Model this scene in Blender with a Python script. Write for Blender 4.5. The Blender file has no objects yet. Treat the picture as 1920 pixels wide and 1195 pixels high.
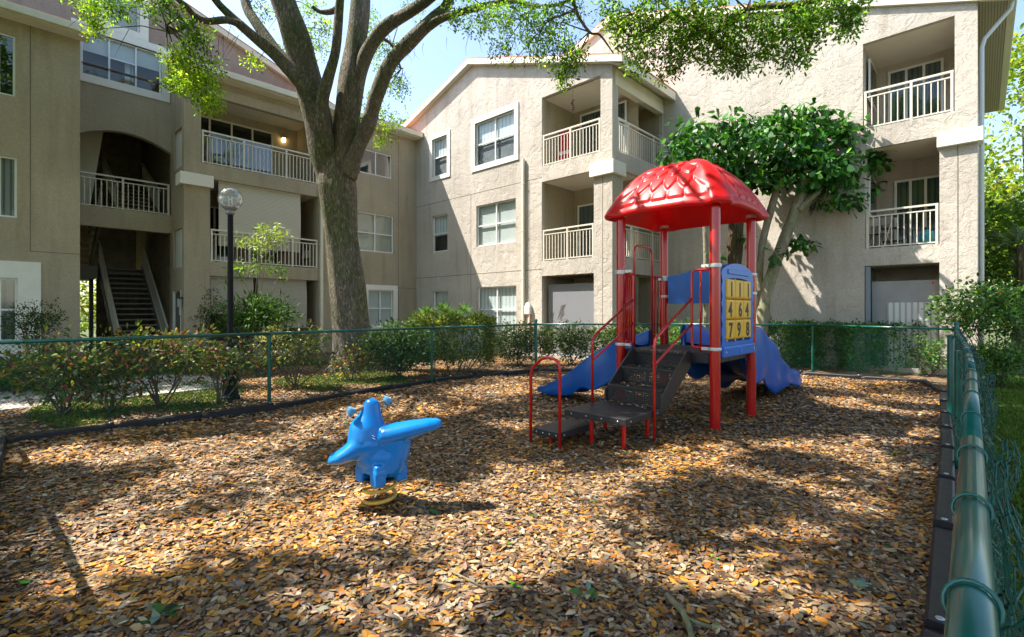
import bpy, bmesh, math, random
import numpy as np
from mathutils import Vector, Matrix
R = math.radians
random.seed(7)
rng = np.random.default_rng(11)
S = bpy.context.scene
COL = S.collection

# ------------------------------------------------------------------ camera, sky, sun, exposure
F, CX, HY, CH = 929.0, 960.0, 582.0, 1.55        # focal length and horizon of the 1920 px wide photograph, eye height
cam = bpy.data.cameras.new('camera'); camo = bpy.data.objects.new('camera', cam); COL.objects.link(camo)
camo.location = (0, 0, CH); camo.rotation_euler = (R(90), 0, 0)
cam.sensor_width = 36; cam.lens = 36 * F / 1920; cam.shift_y = (HY - 597.5) / 1920
cam.clip_start = 0.05; cam.clip_end = 2000
S.camera = camo

AU = math.atan2(880, 929)                        # the buildings' axes: U runs away to the right, V away to the left
UX, UY = math.sin(AU), math.cos(AU); VX, VY = -UY, UX
ROT = math.atan2(UY, UX)
du, dv, dz = 1.0, -1.3, -2.4                     # the way the sunlight travels, in those axes
sun_dir = Vector((UX*du + VX*dv, UY*du + VY*dv, dz)).normalized()
w = bpy.data.worlds.new('World'); S.world = w; w.use_nodes = True
nt = w.node_tree; nt.nodes.clear()
sky = nt.nodes.new('ShaderNodeTexSky'); sky.sky_type = 'NISHITA'; sky.sun_disc = False
to_sun = -sun_dir
sky.sun_elevation = math.asin(to_sun.z); sky.sun_rotation = math.atan2(to_sun.x, to_sun.y)
sky.air_density = 1.15; sky.dust_density = 1.6; sky.ozone_density = 1.0
bg = nt.nodes.new('ShaderNodeBackground'); bg.inputs['Strength'].default_value = 0.14
out = nt.nodes.new('ShaderNodeOutputWorld')
nt.links.new(sky.outputs[0], bg.inputs['Color']); nt.links.new(bg.outputs[0], out.inputs['Surface'])
sl = bpy.data.lights.new('sun', 'SUN'); sl.energy = 5.0; sl.angle = R(0.55); sl.color = (1.0, 0.945, 0.87)
so = bpy.data.objects.new('sun', sl); COL.objects.link(so); so.location = (0, 0, 30)
so.rotation_euler = sun_dir.to_track_quat('-Z', 'Y').to_euler()
S.view_settings.view_transform = 'Standard'; S.view_settings.look = 'None'
S.view_settings.exposure = 1.33; S.view_settings.gamma = 1.0; S.view_settings.use_curve_mapping = False
S.render.engine = 'CYCLES'
S.cycles.max_bounces = 8; S.cycles.diffuse_bounces = 4; S.cycles.transparent_max_bounces = 12

# ------------------------------------------------------------------ measuring helpers
def wp(px, py, Y): return Vector(((px-CX)/F*Y, Y, CH + (HY-py)/F*Y))
def gp(px, py, z=0.0):
    Y = F*(CH-z)/(py-HY); return Vector(((px-CX)/F*Y, Y, z))
CO = Vector(((1148-CX)/F*14.4, 14.4, 0))          # corner column of the middle building, origin of the building axes
def to_b(p): d = p - CO; return (d.x*UX + d.y*UY, d.x*VX + d.y*VY)
CU, CV = to_b(Vector((0, 0, 0)))
def to_w(u, v, z=0.0): return Vector((CO.x + u*UX + v*VX, CO.y + u*UY + v*VY, z))
def on_u(px, py, u0):                             # point of the plane u = u0: (v, z)
    a = (px-CX)/F; ru = a*UX + UY; rv = a*VX + VY; t = (u0-CU)/ru
    return CV + t*rv, CH + (HY-py)/F*t
def on_v(px, py, v0):                             # point of the plane v = v0: (u, z)
    a = (px-CX)/F; ru = a*UX + UY; rv = a*VX + VY; t = (v0-CV)/rv
    return CU + t*ru, CH + (HY-py)/F*t

# ------------------------------------------------------------------ node materials
MATS = {}
def new_mat(name):
    m = bpy.data.materials.new(name); m.use_nodes = True; MATS[name] = m
    n = m.node_tree.nodes; return m, m.node_tree, n['Principled BSDF']
def N(nt, t, **kw):
    n = nt.nodes.new(t)
    for k, v in kw.items():
        if k in n.inputs.keys(): n.inputs[k].default_value = v
        else: setattr(n, k, v)
    return n
def L(nt, a, b): nt.links.new(a, b)
def ramp(nt, fac, stops):
    r = nt.nodes.new('ShaderNodeValToRGB'); e = r.color_ramp.elements
    while len(e) < len(stops): e.new(0.5)
    for i, (p, c) in enumerate(stops): e[i].position = p; e[i].color = (*c, 1) if len(c) == 3 else c
    L(nt, fac, r.inputs['Fac']); return r
def simple(name, col, rough=0.5, metal=0.0, noise=0.0, nscale=6.0, bump=0.0, bscale=60.0, coat=0.0, spec=None):
    m, t, b = new_mat(name)
    b.inputs['Roughness'].default_value = rough; b.inputs['Metallic'].default_value = metal
    if coat: b.inputs['Coat Weight'].default_value = coat; b.inputs['Coat Roughness'].default_value = 0.12
    if spec is not None: b.inputs['Specular IOR Level'].default_value = spec
    tc = N(t, 'ShaderNodeTexCoord')
    if noise:
        no = N(t, 'ShaderNodeTexNoise', Scale=nscale, Detail=6.0, Roughness=0.6); L(t, tc.outputs['Object'], no.inputs['Vector'])
        lo = tuple(max(0, c*(1-noise)) for c in col); hi = tuple(min(1, c*(1+noise)) for c in col)
        r = ramp(t, no.outputs['Fac'], [(0.3, lo), (0.7, hi)]); L(t, r.outputs[0], b.inputs['Base Color'])
        rr = N(t, 'ShaderNodeMapRange'); rr.inputs['To Min'].default_value = max(0.03, rough*0.75); rr.inputs['To Max'].default_value = min(1, rough*1.3)
        L(t, no.outputs['Fac'], rr.inputs['Value']); L(t, rr.outputs[0], b.inputs['Roughness'])
    else: b.inputs['Base Color'].default_value = (*col, 1)
    if bump:
        nb = N(t, 'ShaderNodeTexNoise', Scale=bscale, Detail=4.0); L(t, tc.outputs['Object'], nb.inputs['Vector'])
        bp = N(t, 'ShaderNodeBump', Strength=bump, Distance=0.01); L(t, nb.outputs['Fac'], bp.inputs['Height']); L(t, bp.outputs[0], b.inputs['Normal'])
    return m
def stucco(name, col, strength, dist):
    m, t, b = new_mat(name); b.inputs['Roughness'].default_value = 0.92; b.inputs['Specular IOR Level'].default_value = 0.2
    tc = N(t, 'ShaderNodeTexCoord')
    n1 = N(t, 'ShaderNodeTexNoise', Scale=0.55, Detail=5.0); L(t, tc.outputs['Object'], n1.inputs['Vector'])
    n1b = N(t, 'ShaderNodeTexNoise', Scale=26.0, Detail=6.0); L(t, tc.outputs['Object'], n1b.inputs['Vector'])
    r = ramp(t, n1.outputs['Fac'], [(0.3, tuple(c*0.86 for c in col)), (0.72, tuple(c*1.1 for c in col))])
    r2 = ramp(t, n1b.outputs['Fac'], [(0.3, (0.86, 0.86, 0.86)), (0.7, (1.06, 1.06, 1.06))])
    mp = N(t, 'ShaderNodeMapping'); mp.inputs['Scale'].default_value = (3.0, 3.0, 0.35); L(t, tc.outputs['Object'], mp.inputs['Vector'])
    ns = N(t, 'ShaderNodeTexNoise', Scale=1.3, Detail=5.0); L(t, mp.outputs[0], ns.inputs['Vector'])
    r3 = ramp(t, ns.outputs['Fac'], [(0.30, (0.86, 0.85, 0.82)), (0.5, (1, 1, 1))])
    mx = N(t, 'ShaderNodeMix', data_type='RGBA', blend_type='MULTIPLY'); mx.inputs[0].default_value = 1
    L(t, r.outputs[0], mx.inputs[6]); L(t, r2.outputs[0], mx.inputs[7])
    mx2 = N(t, 'ShaderNodeMix', data_type='RGBA', blend_type='MULTIPLY'); mx2.inputs[0].default_value = 1
    L(t, mx.outputs[2], mx2.inputs[6]); L(t, r3.outputs[0], mx2.inputs[7]); L(t, mx2.outputs[2], b.inputs['Base Color'])
    # skip-trowelled coat: large torn lips plus sand grain
    wn = N(t, 'ShaderNodeTexNoise', Scale=2.6, Detail=3.0); L(t, tc.outputs['Object'], wn.inputs['Vector'])
    va = N(t, 'ShaderNodeMix', data_type='VECTOR'); va.inputs[0].default_value = 0.22
    L(t, tc.outputs['Object'], va.inputs[4]); L(t, wn.outputs['Color'], va.inputs[5])
    big = N(t, 'ShaderNodeTexNoise', Scale=3.4, Detail=8.0, Roughness=0.66, Distortion=0.5); L(t, va.outputs[1], big.inputs['Vector'])
    rg = ramp(t, big.outputs['Fac'], [(0.36, (0, 0, 0)), (0.44, (0.55, 0.55, 0.55)), (0.52, (0.6, 0.6, 0.6)), (0.56, (0.95, 0.95, 0.95)), (0.72, (0.6, 0.6, 0.6))])
    fin = N(t, 'ShaderNodeTexNoise', Scale=90.0, Detail=3.0); L(t, tc.outputs['Object'], fin.inputs['Vector'])
    ad = N(t, 'ShaderNodeMath', operation='MULTIPLY_ADD'); ad.inputs[1].default_value = 0.16
    L(t, fin.outputs['Fac'], ad.inputs[0]); L(t, rg.outputs[0], ad.inputs[2])
    bp = N(t, 'ShaderNodeBump', Strength=strength, Distance=dist); L(t, ad.outputs[0], bp.inputs['Height']); L(t, bp.outputs[0], b.inputs['Normal'])
    return m
def leafmat(name, trans=0.35, rough=0.42, spec=0.5, gain=1.6):
    m, t, b = new_mat(name); b.inputs['Roughness'].default_value = rough; b.inputs['Specular IOR Level'].default_value = spec
    at = N(t, 'ShaderNodeAttribute', attribute_name='col'); L(t, at.outputs['Color'], b.inputs['Base Color'])
    if trans > 0:
        tr = N(t, 'ShaderNodeBsdfTranslucent'); g = N(t, 'ShaderNodeMix', data_type='RGBA', blend_type='MULTIPLY'); g.inputs[0].default_value = 1
        g.inputs[7].default_value = (gain*1.05, gain, gain*0.45, 1); L(t, at.outputs['Color'], g.inputs[6]); L(t, g.outputs[2], tr.inputs['Color'])
        mx = N(t, 'ShaderNodeMixShader'); mx.inputs[0].default_value = trans
        L(t, b.outputs[0], mx.inputs[1]); L(t, tr.outputs[0], mx.inputs[2]); L(t, mx.outputs[0], t.nodes['Material Output'].inputs['Surface'])
    return m
def glassmat(name, tint=(0.85, 0.9, 0.9), refl=0.0):
    m, t, b = new_mat(name); t.nodes.remove(b)
    tr = N(t, 'ShaderNodeBsdfTransparent'); tr.inputs[0].default_value = (*tint, 1)
    gl = N(t, 'ShaderNodeBsdfGlossy', Roughness=0.02); fr = N(t, 'ShaderNodeFresnel', IOR=1.52)
    ad = N(t, 'ShaderNodeMath', operation='ADD'); ad.inputs[1].default_value = refl; L(t, fr.outputs[0], ad.inputs[0])
    ge = N(t, 'ShaderNodeNewGeometry'); bf = N(t, 'ShaderNodeMath', operation='SUBTRACT'); bf.inputs[0].default_value = 1; L(t, ge.outputs['Backfacing'], bf.inputs[1]); mu = N(t, 'ShaderNodeMath', operation='MULTIPLY'); L(t, ad.outputs[0], mu.inputs[0]); L(t, bf.outputs[0], mu.inputs[1]); ad = mu
    tc = N(t, 'ShaderNodeTexCoord'); no = N(t, 'ShaderNodeTexNoise', Scale=1.6, Detail=1.0); L(t, tc.outputs['Object'], no.inputs['Vector'])
    bp = N(t, 'ShaderNodeBump', Strength=0.06, Distance=0.05); L(t, no.outputs['Fac'], bp.inputs['Height']); L(t, bp.outputs[0], gl.inputs['Normal'])
    mx = N(t, 'ShaderNodeMixShader'); L(t, ad.outputs[0], mx.inputs[0]); L(t, tr.outputs[0], mx.inputs[1]); L(t, gl.outputs[0], mx.inputs[2])
    L(t, mx.outputs[0], t.nodes['Material Output'].inputs['Surface']); return m
def stripes(name, c1, c2, axis, freq, rough=0.7, bump=0.4):
    m, t, b = new_mat(name); b.inputs['Roughness'].default_value = rough
    tc = N(t, 'ShaderNodeTexCoord'); wv = N(t, 'ShaderNodeTexWave', Scale=freq, Distortion=0.25, Detail=1.0); wv.bands_direction = axis
    L(t, tc.outputs['Object'], wv.inputs['Vector'])
    r = ramp(t, wv.outputs['Fac'], [(0.05, c1), (0.45, c2)]); L(t, r.outputs[0], b.inputs['Base Color'])
    bp = N(t, 'ShaderNodeBump', Strength=bump, Distance=0.01); L(t, wv.outputs['Fac'], bp.inputs['Height']); L(t, bp.outputs[0], b.inputs['Normal'])
    return m

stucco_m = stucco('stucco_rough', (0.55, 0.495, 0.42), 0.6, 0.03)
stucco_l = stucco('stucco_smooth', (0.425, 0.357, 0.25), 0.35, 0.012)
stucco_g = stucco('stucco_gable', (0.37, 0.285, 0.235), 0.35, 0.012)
ceil_m = simple('ceiling_paint', (0.72, 0.67, 0.55), 0.85, noise=0.05, nscale=2, bump=0.15, bscale=80)
trim_m = simple('cream_trim', (0.80, 0.76, 0.66), 0.6, noise=0.05, nscale=3, bump=0.1)
fascia_m = simple('cream_fascia', (0.70, 0.64, 0.50), 0.55, noise=0.07, nscale=2)
rail_m = simple('cream_railing', (0.68, 0.63, 0.52), 0.4, noise=0.06, nscale=5)
frame_m = simple('white_aluminium', (0.78, 0.78, 0.74), 0.35, noise=0.03)
tile_m = simple('clay_tile', (0.50, 0.22, 0.14), 0.8, noise=0.3, nscale=5, bump=0.4)
soffit_m = stripes('soffit', (0.22, 0.18, 0.13), (0.42, 0.35, 0.27), 'Y', 6.0)
joint_m = simple('joint_dark', (0.17, 0.14, 0.10), 0.9)  # darker stucco tone of the joint strips
dark_m = simple('dark_interior', (0.10, 0.095, 0.09), 0.8, noise=0.3, nscale=1.0)
doorframe_m = simple('bronze_frame', (0.03, 0.026, 0.022), 0.4)
venetian_m = stripes('venetian_blind', (0.36, 0.36, 0.34), (0.80, 0.79, 0.74), 'Z', 9.0)
vertical_m = stripes('vertical_blind', (0.40, 0.40, 0.38), (0.72, 0.71, 0.67), 'Y', 2.6)
curtain_refl_m = stripes('curtain_and_reflection', (0.55, 0.57, 0.55), (0.80, 0.81, 0.78), 'Y', 1.7)
vertx_m = stripes('vertical_blind_dark', (0.16, 0.16, 0.155), (0.38, 0.37, 0.35), 'X', 2.6)
curtx_m = stripes('grey_curtain', (0.35, 0.38, 0.37), (0.70, 0.72, 0.68), 'X', 1.7)
bamboo_m = stripes('bamboo_shade', (0.40, 0.37, 0.29), (0.58, 0.54, 0.44), 'Z', 7.0)
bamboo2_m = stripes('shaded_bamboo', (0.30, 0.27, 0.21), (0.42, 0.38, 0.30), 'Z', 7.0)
screen_m = stripes('grey_screen', (0.17, 0.175, 0.185), (0.24, 0.245, 0.255), 'Y', 9.0)
glass_m = glassmat('window_glass', (0.92, 0.95, 0.95), 0.03)
dglass_m = glassmat('dark_glass', (0.62, 0.66, 0.67), 0.10)
green_m = simple('green_vinyl', (0.004, 0.095, 0.068), 0.30, noise=0.25, nscale=9, coat=0.15)
wire_m = simple('green_wire', (0.012, 0.10, 0.078), 0.25)
blackp_m = simple('black_plastic', (0.012, 0.011, 0.014), 0.45, noise=0.35, nscale=7, bump=0.3, bscale=120)
steel_m = simple('galvanised_steel', (0.55, 0.56, 0.57), 0.35, 0.9, noise=0.1)
clampm = simple('clamp_silver', (0.62, 0.61, 0.58), 0.4, 0.35, noise=0.15, nscale=30)
red_m = simple('red_powder_coat', (0.50, 0.010, 0.007), 0.24, noise=0.04, nscale=2, coat=0.4)
redp_m = simple('red_plastic', (0.72, 0.016, 0.018), 0.36, noise=0.08, nscale=3)
bluep_m = simple('blue_plastic', (0.002, 0.135, 0.50), 0.36, noise=0.10, nscale=4)
slideb_m = simple('slide_blue_plastic', (0.001, 0.090, 0.37), 0.36, noise=0.12, nscale=3)
rider_m = simple('bright_blue_plastic', (0.0, 0.18, 0.52), 0.27, noise=0.06, nscale=5)
yell_m = simple('yellow_plastic', (0.82, 0.43, 0.006), 0.38, noise=0.06, nscale=8)
digit_m = simple('digit_black', (0.012, 0.012, 0.012), 0.5)
spring_m = simple('yellow_spring', (0.58, 0.34, 0.05), 0.45, noise=0.3, nscale=20)
deck_m = simple('black_deck', (0.020, 0.019, 0.019), 0.45, noise=0.3, nscale=12, bump=0.2, bscale=200)
strg_m = simple('brown_black_stringer', (0.045, 0.038, 0.033), 0.38, noise=0.25, nscale=9)
lampblk_m = simple('lamp_black', (0.005, 0.005, 0.006), 0.5, noise=0.2, spec=.2)
conc_m = simple('concrete', (0.44, 0.41, 0.36), 0.9, noise=0.14, nscale=1.8, bump=0.3, bscale=60)
stair_m = simple('grey_stair', (0.24, 0.225, 0.19), 0.7, noise=0.12, nscale=3)
stwood_m = simple('tan_wood', (0.34, 0.26, 0.16), 0.7, noise=0.2, nscale=3)
def barkmat(name, c1, c2, c3, sc=(1, 1, 0.22), fr=16.0, st=0.9, dist=0.05):
    m, t, b = new_mat(name); b.inputs['Roughness'].default_value = 0.9; b.inputs['Specular IOR Level'].default_value = 0.15
    tc = N(t, 'ShaderNodeTexCoord'); mp = N(t, 'ShaderNodeMapping'); mp.inputs['Scale'].default_value = sc; L(t, tc.outputs['Object'], mp.inputs['Vector'])
    n1 = N(t, 'ShaderNodeTexNoise', Scale=fr*0.7, Detail=8.0, Roughness=0.7, Distortion=0.8); L(t, mp.outputs[0], n1.inputs['Vector'])
    v = N(t, 'ShaderNodeTexVoronoi', Scale=fr, feature='DISTANCE_TO_EDGE')
    wv = N(t, 'ShaderNodeMix', data_type='VECTOR'); wv.inputs[0].default_value = 0.06; L(t, mp.outputs[0], wv.inputs[4]); L(t, n1.outputs['Color'], wv.inputs[5])
    L(t, wv.outputs[1], v.inputs['Vector'])
    r = ramp(t, n1.outputs['Fac'], [(0.28, c1), (0.52, c2), (0.74, c3)])
    n2 = N(t, 'ShaderNodeTexNoise', Scale=1.4, Detail=5.0); L(t, tc.outputs['Object'], n2.inputs['Vector'])
    r2 = ramp(t, n2.outputs['Fac'], [(0.42, (1, 1, 1)), (0.62, (0.72, 0.88, 0.62))])
    mx = N(t, 'ShaderNodeMix', data_type='RGBA', blend_type='MULTIPLY'); mx.inputs[0].default_value = 1
    L(t, r.outputs[0], mx.inputs[6]); L(t, r2.outputs[0], mx.inputs[7]); L(t, mx.outputs[2], b.inputs['Base Color'])
    vr = ramp(t, v.outputs['Distance'], [(0.0, (0, 0, 0)), (0.22, (1, 1, 1))])
    ad = N(t, 'ShaderNodeMath', operation='MULTIPLY_ADD'); ad.inputs[1].default_value = 0.8; L(t, n1.outputs['Fac'], ad.inputs[0]); L(t, vr.outputs[0], ad.inputs[2])
    bp = N(t, 'ShaderNodeBump', Strength=st, Distance=dist); L(t, ad.outputs[0], bp.inputs['Height']); L(t, bp.outputs[0], b.inputs['Normal'])
    return m
bark_m = barkmat('oak_bark', (0.12, 0.095, 0.075), (0.32, 0.265, 0.21), (0.48, 0.42, 0.34), (1, 1, 0.27), 24.0, 1.0, 0.055)
bark2_m = barkmat('smooth_bark', (0.13, 0.10, 0.07), (0.27, 0.225, 0.165), (0.40, 0.35, 0.27), (1, 1, 0.5), 7.0, 0.4, 0.02)
bark3_m = barkmat('fibrous_bark', (0.05, 0.035, 0.022), (0.17, 0.12, 0.075), (0.30, 0.22, 0.14), (1, 1, 0.12), 22.0, 1.0, 0.06)
stem_m = simple('twig', (0.12, 0.09, 0.06), 0.8, noise=0.3, nscale=12)
stem2_m = simple('pale_twig', (0.26, 0.22, 0.15), 0.8, noise=0.3, nscale=12)
leaf_m = leafmat('oak_leaves', 0.45, 0.55, 0.25, 2.1)
shrub_m = leafmat('shrub_leaves', 0.32, 0.5, 0.3, 1.7)
gloss_m = leafmat('glossy_leaves', 0.22, 0.42, 0.4, 1.7)
litter_m = leafmat('fallen_leaves', 0.0, 0.62, 0.35)
grass_m = leafmat('grass_blades', 0.35, 0.6, 0.2, 1.4)

# ------------------------------------------------------------------ mesh helpers
class MB:
    def __init__(s): s.v = []; s.f = []; s.m = []; s.mi = 0
    def add(s, vs, fs):
        o = len(s.v); s.v += [tuple(p) for p in vs]; s.f += [tuple(i+o for i in f) for f in fs]; s.m += [s.mi]*len(fs)
    def box(s, x0, x1, y0, y1, z0, z1, M=None):
        vs = [Vector(p) for p in ((x0,y0,z0),(x1,y0,z0),(x1,y1,z0),(x0,y1,z0),(x0,y0,z1),(x1,y0,z1),(x1,y1,z1),(x0,y1,z1))]
        if M: vs = [M @ p for p in vs]
        s.add(vs, [(0,3,2,1),(4,5,6,7),(0,1,5,4),(1,2,6,5),(2,3,7,6),(3,0,4,7)])
        return s
    def quad(s, *p): s.add(p, [tuple(range(len(p)))]); return s
    def beam(s, a, b, w, h, up=(0, 0, 1)):
        a, b = Vector(a), Vector(b); d = (b-a).normalized(); r = d.cross(Vector(up))
        r = r.normalized() if r.length > 1e-6 else Vector((1, 0, 0)); n = r.cross(d)
        vs = [p + r*sx*w/2 + n*sz*h/2 for p in (a, b) for sx, sz in ((-1,-1),(1,-1),(1,1),(-1,1))]
        s.add(vs, [(0,3,2,1),(4,5,6,7),(0,1,5,4),(1,2,6,5),(2,3,7,6),(3,0,4,7)]); return s
    def tube(s, pts, r, n=8, cap=True, closed=False):
        pts = [Vector(p) for p in pts]; k = len(pts); rs = list(r) if hasattr(r, '__len__') else [r]*k
        vs = []; nrm = None
        for i, p in enumerate(pts):
            if closed: t = pts[(i+1) % k] - pts[i-1]
            else: t = pts[min(i+1, k-1)] - pts[max(i-1, 0)]
            t = t.normalized() if t.length > 1e-9 else Vector((0, 0, 1))
            if nrm is None: nrm = t.orthogonal().normalized()
            nrm = (nrm - t*nrm.dot(t)); nrm = nrm.normalized() if nrm.length > 1e-6 else t.orthogonal().normalized()
            bn = t.cross(nrm)
            vs += [p + (nrm*math.cos(2*math.pi*j/n) + bn*math.sin(2*math.pi*j/n))*rs[i] for j in range(n)]
        fs = []
        for i in range(k if closed else k-1):
            for j in range(n):
                a, b = i*n, ((i+1) % k)*n; fs.append((a+j, a+(j+1) % n, b+(j+1) % n, b+j))
        if cap and not closed: fs += [tuple(reversed(range(n))), tuple((k-1)*n+j for j in range(n))]
        s.add(vs, fs); return s
    def lathe(s, prof, n=24, c=(0, 0, 0)):
        vs = [(c[0]+r*math.cos(2*math.pi*j/n), c[1]+r*math.sin(2*math.pi*j/n), c[2]+z) for r, z in prof for j in range(n)]
        fs = [(i*n+j, i*n+(j+1) % n, (i+1)*n+(j+1) % n, (i+1)*n+j) for i in range(len(prof)-1) for j in range(n)]
        s.add(vs, fs); return s
    def ell(s, c, r, nu=16, nv=10, M=None):
        vs = []
        for i in range(nv+1):
            a = math.pi*i/nv
            for j in range(nu):
                b = 2*math.pi*j/nu; p = Vector((r[0]*math.sin(a)*math.cos(b), r[1]*math.sin(a)*math.sin(b), r[2]*math.cos(a)))
                if M: p = M @ p
                vs.append(p + Vector(c))
        s.add(vs, [(i*nu+j, (i+1)*nu+j, (i+1)*nu+(j+1) % nu, i*nu+(j+1) % nu) for i in range(nv) for j in range(nu)]); return s
    def mesh(s, name, mats, smooth=False):
        me = bpy.data.meshes.new(name); me.from_pydata(s.v, [], s.f)
        for m in (mats if isinstance(mats, (list, tuple)) else [mats]): me.materials.append(m)
        if any(s.m): me.polygons.foreach_set('material_index', s.m)
        if smooth: me.polygons.foreach_set('use_smooth', [True]*len(me.polygons))
        me.update(); return me
    def build(s, name, mat, parent=None, smooth=False, bevel=0.0, loc=None, auto=None):
        return link(s.mesh(name, mat, smooth), name, parent, bevel, loc, auto)
def link(me, name, parent=None, bevel=0.0, loc=None, auto=None):
    o = bpy.data.objects.new(name, me); COL.objects.link(o)
    if parent is not None: o.parent = parent
    if loc is not None: o.location = loc
    if bevel:
        b = o.modifiers.new('bevel', 'BEVEL'); b.width = bevel; b.segments = 2; b.limit_method = 'ANGLE'; b.angle_limit = R(40)
    if auto:
        for p in me.polygons: p.use_smooth = True
        me.set_sharp_from_angle(angle=R(auto))
    return o
def thing(name, label, cat, loc=(0, 0, 0), rz=0.0, group=None):
    o = bpy.data.objects.new(name, None); COL.objects.link(o); o.empty_display_size = 0.2
    o.location = loc; o.rotation_euler = (0, 0, rz); o['label'] = label; o['category'] = cat
    if group: o['group'] = group
    return o
def tag(o, label, cat, group=None):
    o['label'] = label; o['category'] = cat
    if group: o['group'] = group
    return o
def structure(o): o['kind'] = 'structure'; return o
def stuff(o, label=None, cat=None):
    o['kind'] = 'stuff'
    if label: o['label'] = label; o['category'] = cat
    return o
def np_mesh(name, V, Fq, mat, cols=None, smooth=False):
    V = np.asarray(V, dtype=np.float32).reshape(-1, 3); Fq = np.asarray(Fq, dtype=np.int32); k = Fq.shape[1]
    me = bpy.data.meshes.new(name); me.vertices.add(len(V)); me.vertices.foreach_set('co', V.ravel())
    me.loops.add(Fq.size); me.loops.foreach_set('vertex_index', Fq.ravel())
    me.polygons.add(len(Fq)); me.polygons.foreach_set('loop_start', np.arange(0, Fq.size, k, dtype=np.int32))
    me.polygons.foreach_set('loop_total', np.full(len(Fq), k, dtype=np.int32))
    if smooth: me.polygons.foreach_set('use_smooth', np.ones(len(Fq), dtype=bool))
    me.materials.append(mat)
    if cols is not None:
        a = me.color_attributes.new('col', 'FLOAT_COLOR', 'POINT')
        c = np.ones((len(V), 4), dtype=np.float32); c[:, :3] = cols; a.data.foreach_set('color', c.ravel())
    me.update(calc_edges=True); return me
def unit(a): return a / np.maximum(np.linalg.norm(a, axis=-1, keepdims=True), 1e-9)
def leaf_arrays(P, D, Nn, Ln, Wd, shape='oval', curl=0.12):
    """leaf blades: base P, direction D, normal N; 6 points and 4 triangles each, folded on the midrib"""
    D = unit(D); Sd = unit(np.cross(D, Nn)); Nn = np.cross(Sd, D); n = len(P)
    Ln = np.broadcast_to(Ln, (n,))[:, None]; Wd = np.broadcast_to(Wd, (n,))[:, None]
    a, b = {'oval': (0.33, 0.72), 'obovate': (0.45, 0.84), 'lance': (0.22, 0.6)}[shape]
    wa, wb = {'oval': (0.5, 0.42), 'obovate': (0.36, 0.5), 'lance': (0.5, 0.3)}[shape]
    cu = curl*Ln*(0.4 + rng.random((n, 1)))
    v = [P, P + D*Ln*a - Sd*Wd*wa + Nn*cu*0.5, P + D*Ln*a + Sd*Wd*wa + Nn*cu*0.5,
         P + D*Ln*b - Sd*Wd*wb + Nn*cu*0.35, P + D*Ln*b + Sd*Wd*wb + Nn*cu*0.35, P + D*Ln - Nn*cu*0.6]
    V = np.stack(v, 1).reshape(-1, 3); o = np.arange(n)[:, None, None]*6
    Fc = (np.array([[0, 2, 1], [1, 2, 4], [1, 4, 3], [3, 4, 5]])[None] + o).reshape(-1, 3)
    return V, Fc
def leaf8_mesh(name, P, D, Nn, Ln, Wd, cols, mat, curl=0.15):
    """rounder leaf blade: 8 points, 6 triangles"""
    D = unit(D); Sd = unit(np.cross(D, Nn)); Nn = np.cross(Sd, D); n = len(P); Ln = Ln[:, None]; Wd = Wd[:, None]; cu = curl*Ln*(rng.random((n, 1))*1.6-.3)
    v = [P]
    for a, w, q in ((.20, .34, .35), (.50, .50, .9), (.80, .33, .5)): v += [P+D*Ln*a-Sd*Wd*w+Nn*cu*q*.6, P+D*Ln*a+Sd*Wd*w+Nn*cu*q*.6]
    v.append(P+D*Ln-Nn*cu*.4); V = np.stack(v, 1).reshape(-1, 3); o = np.arange(n)[:, None, None]*8
    Fc = (np.array([[0, 2, 1], [1, 2, 4], [1, 4, 3], [3, 4, 6], [3, 6, 5], [5, 6, 7]])[None]+o).reshape(-1, 3)
    return np_mesh(name, V, Fc, mat, np.repeat(cols, 8, axis=0))
def blade_mesh(name, P, D, Nn, Ln, Wd, cols, mat, curl=.12):
    """two-triangle leaf or blade for far and overhead masses"""
    D = unit(D); Sd = unit(np.cross(D, Nn)); Nn = np.cross(Sd, D); n = len(P); Ln = Ln[:, None]; Wd = np.broadcast_to(Wd, (n,))[:, None]
    V = np.stack([P, P+D*Ln*.5-Sd*Wd*.56, P+D*Ln*.5+Sd*Wd*.56+Nn*curl*Ln, P+D*Ln], 1).reshape(-1, 3)
    Fc = (np.array([[0, 2, 1], [1, 2, 3]])[None] + np.arange(n)[:, None, None]*4).reshape(-1, 3)
    return np_mesh(name, V, Fc, mat, np.repeat(cols, 4, axis=0))
def leaf_mesh(name, P, D, Nn, Ln, Wd, cols, mat, shape='oval', curl=0.12):
    V, Fc = leaf_arrays(P, D, Nn, Ln, Wd, shape, curl)
    c = np.repeat(cols, 6, axis=0)
    return np_mesh(name, V, Fc, mat, c)
def pal(n, cols, probs, jit=0.18):
    cols = np.array(cols); i = rng.choice(len(cols), n, p=np.array(probs)/sum(probs))
    return np.clip(cols[i]*(1 + rng.normal(0, jit, (n, 1))) * (1 + rng.normal(0, 0.05, (n, 3))), 0.003, 0.9)
def rdir(n): return unit(rng.normal(0, 1, (n, 3)))
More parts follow.
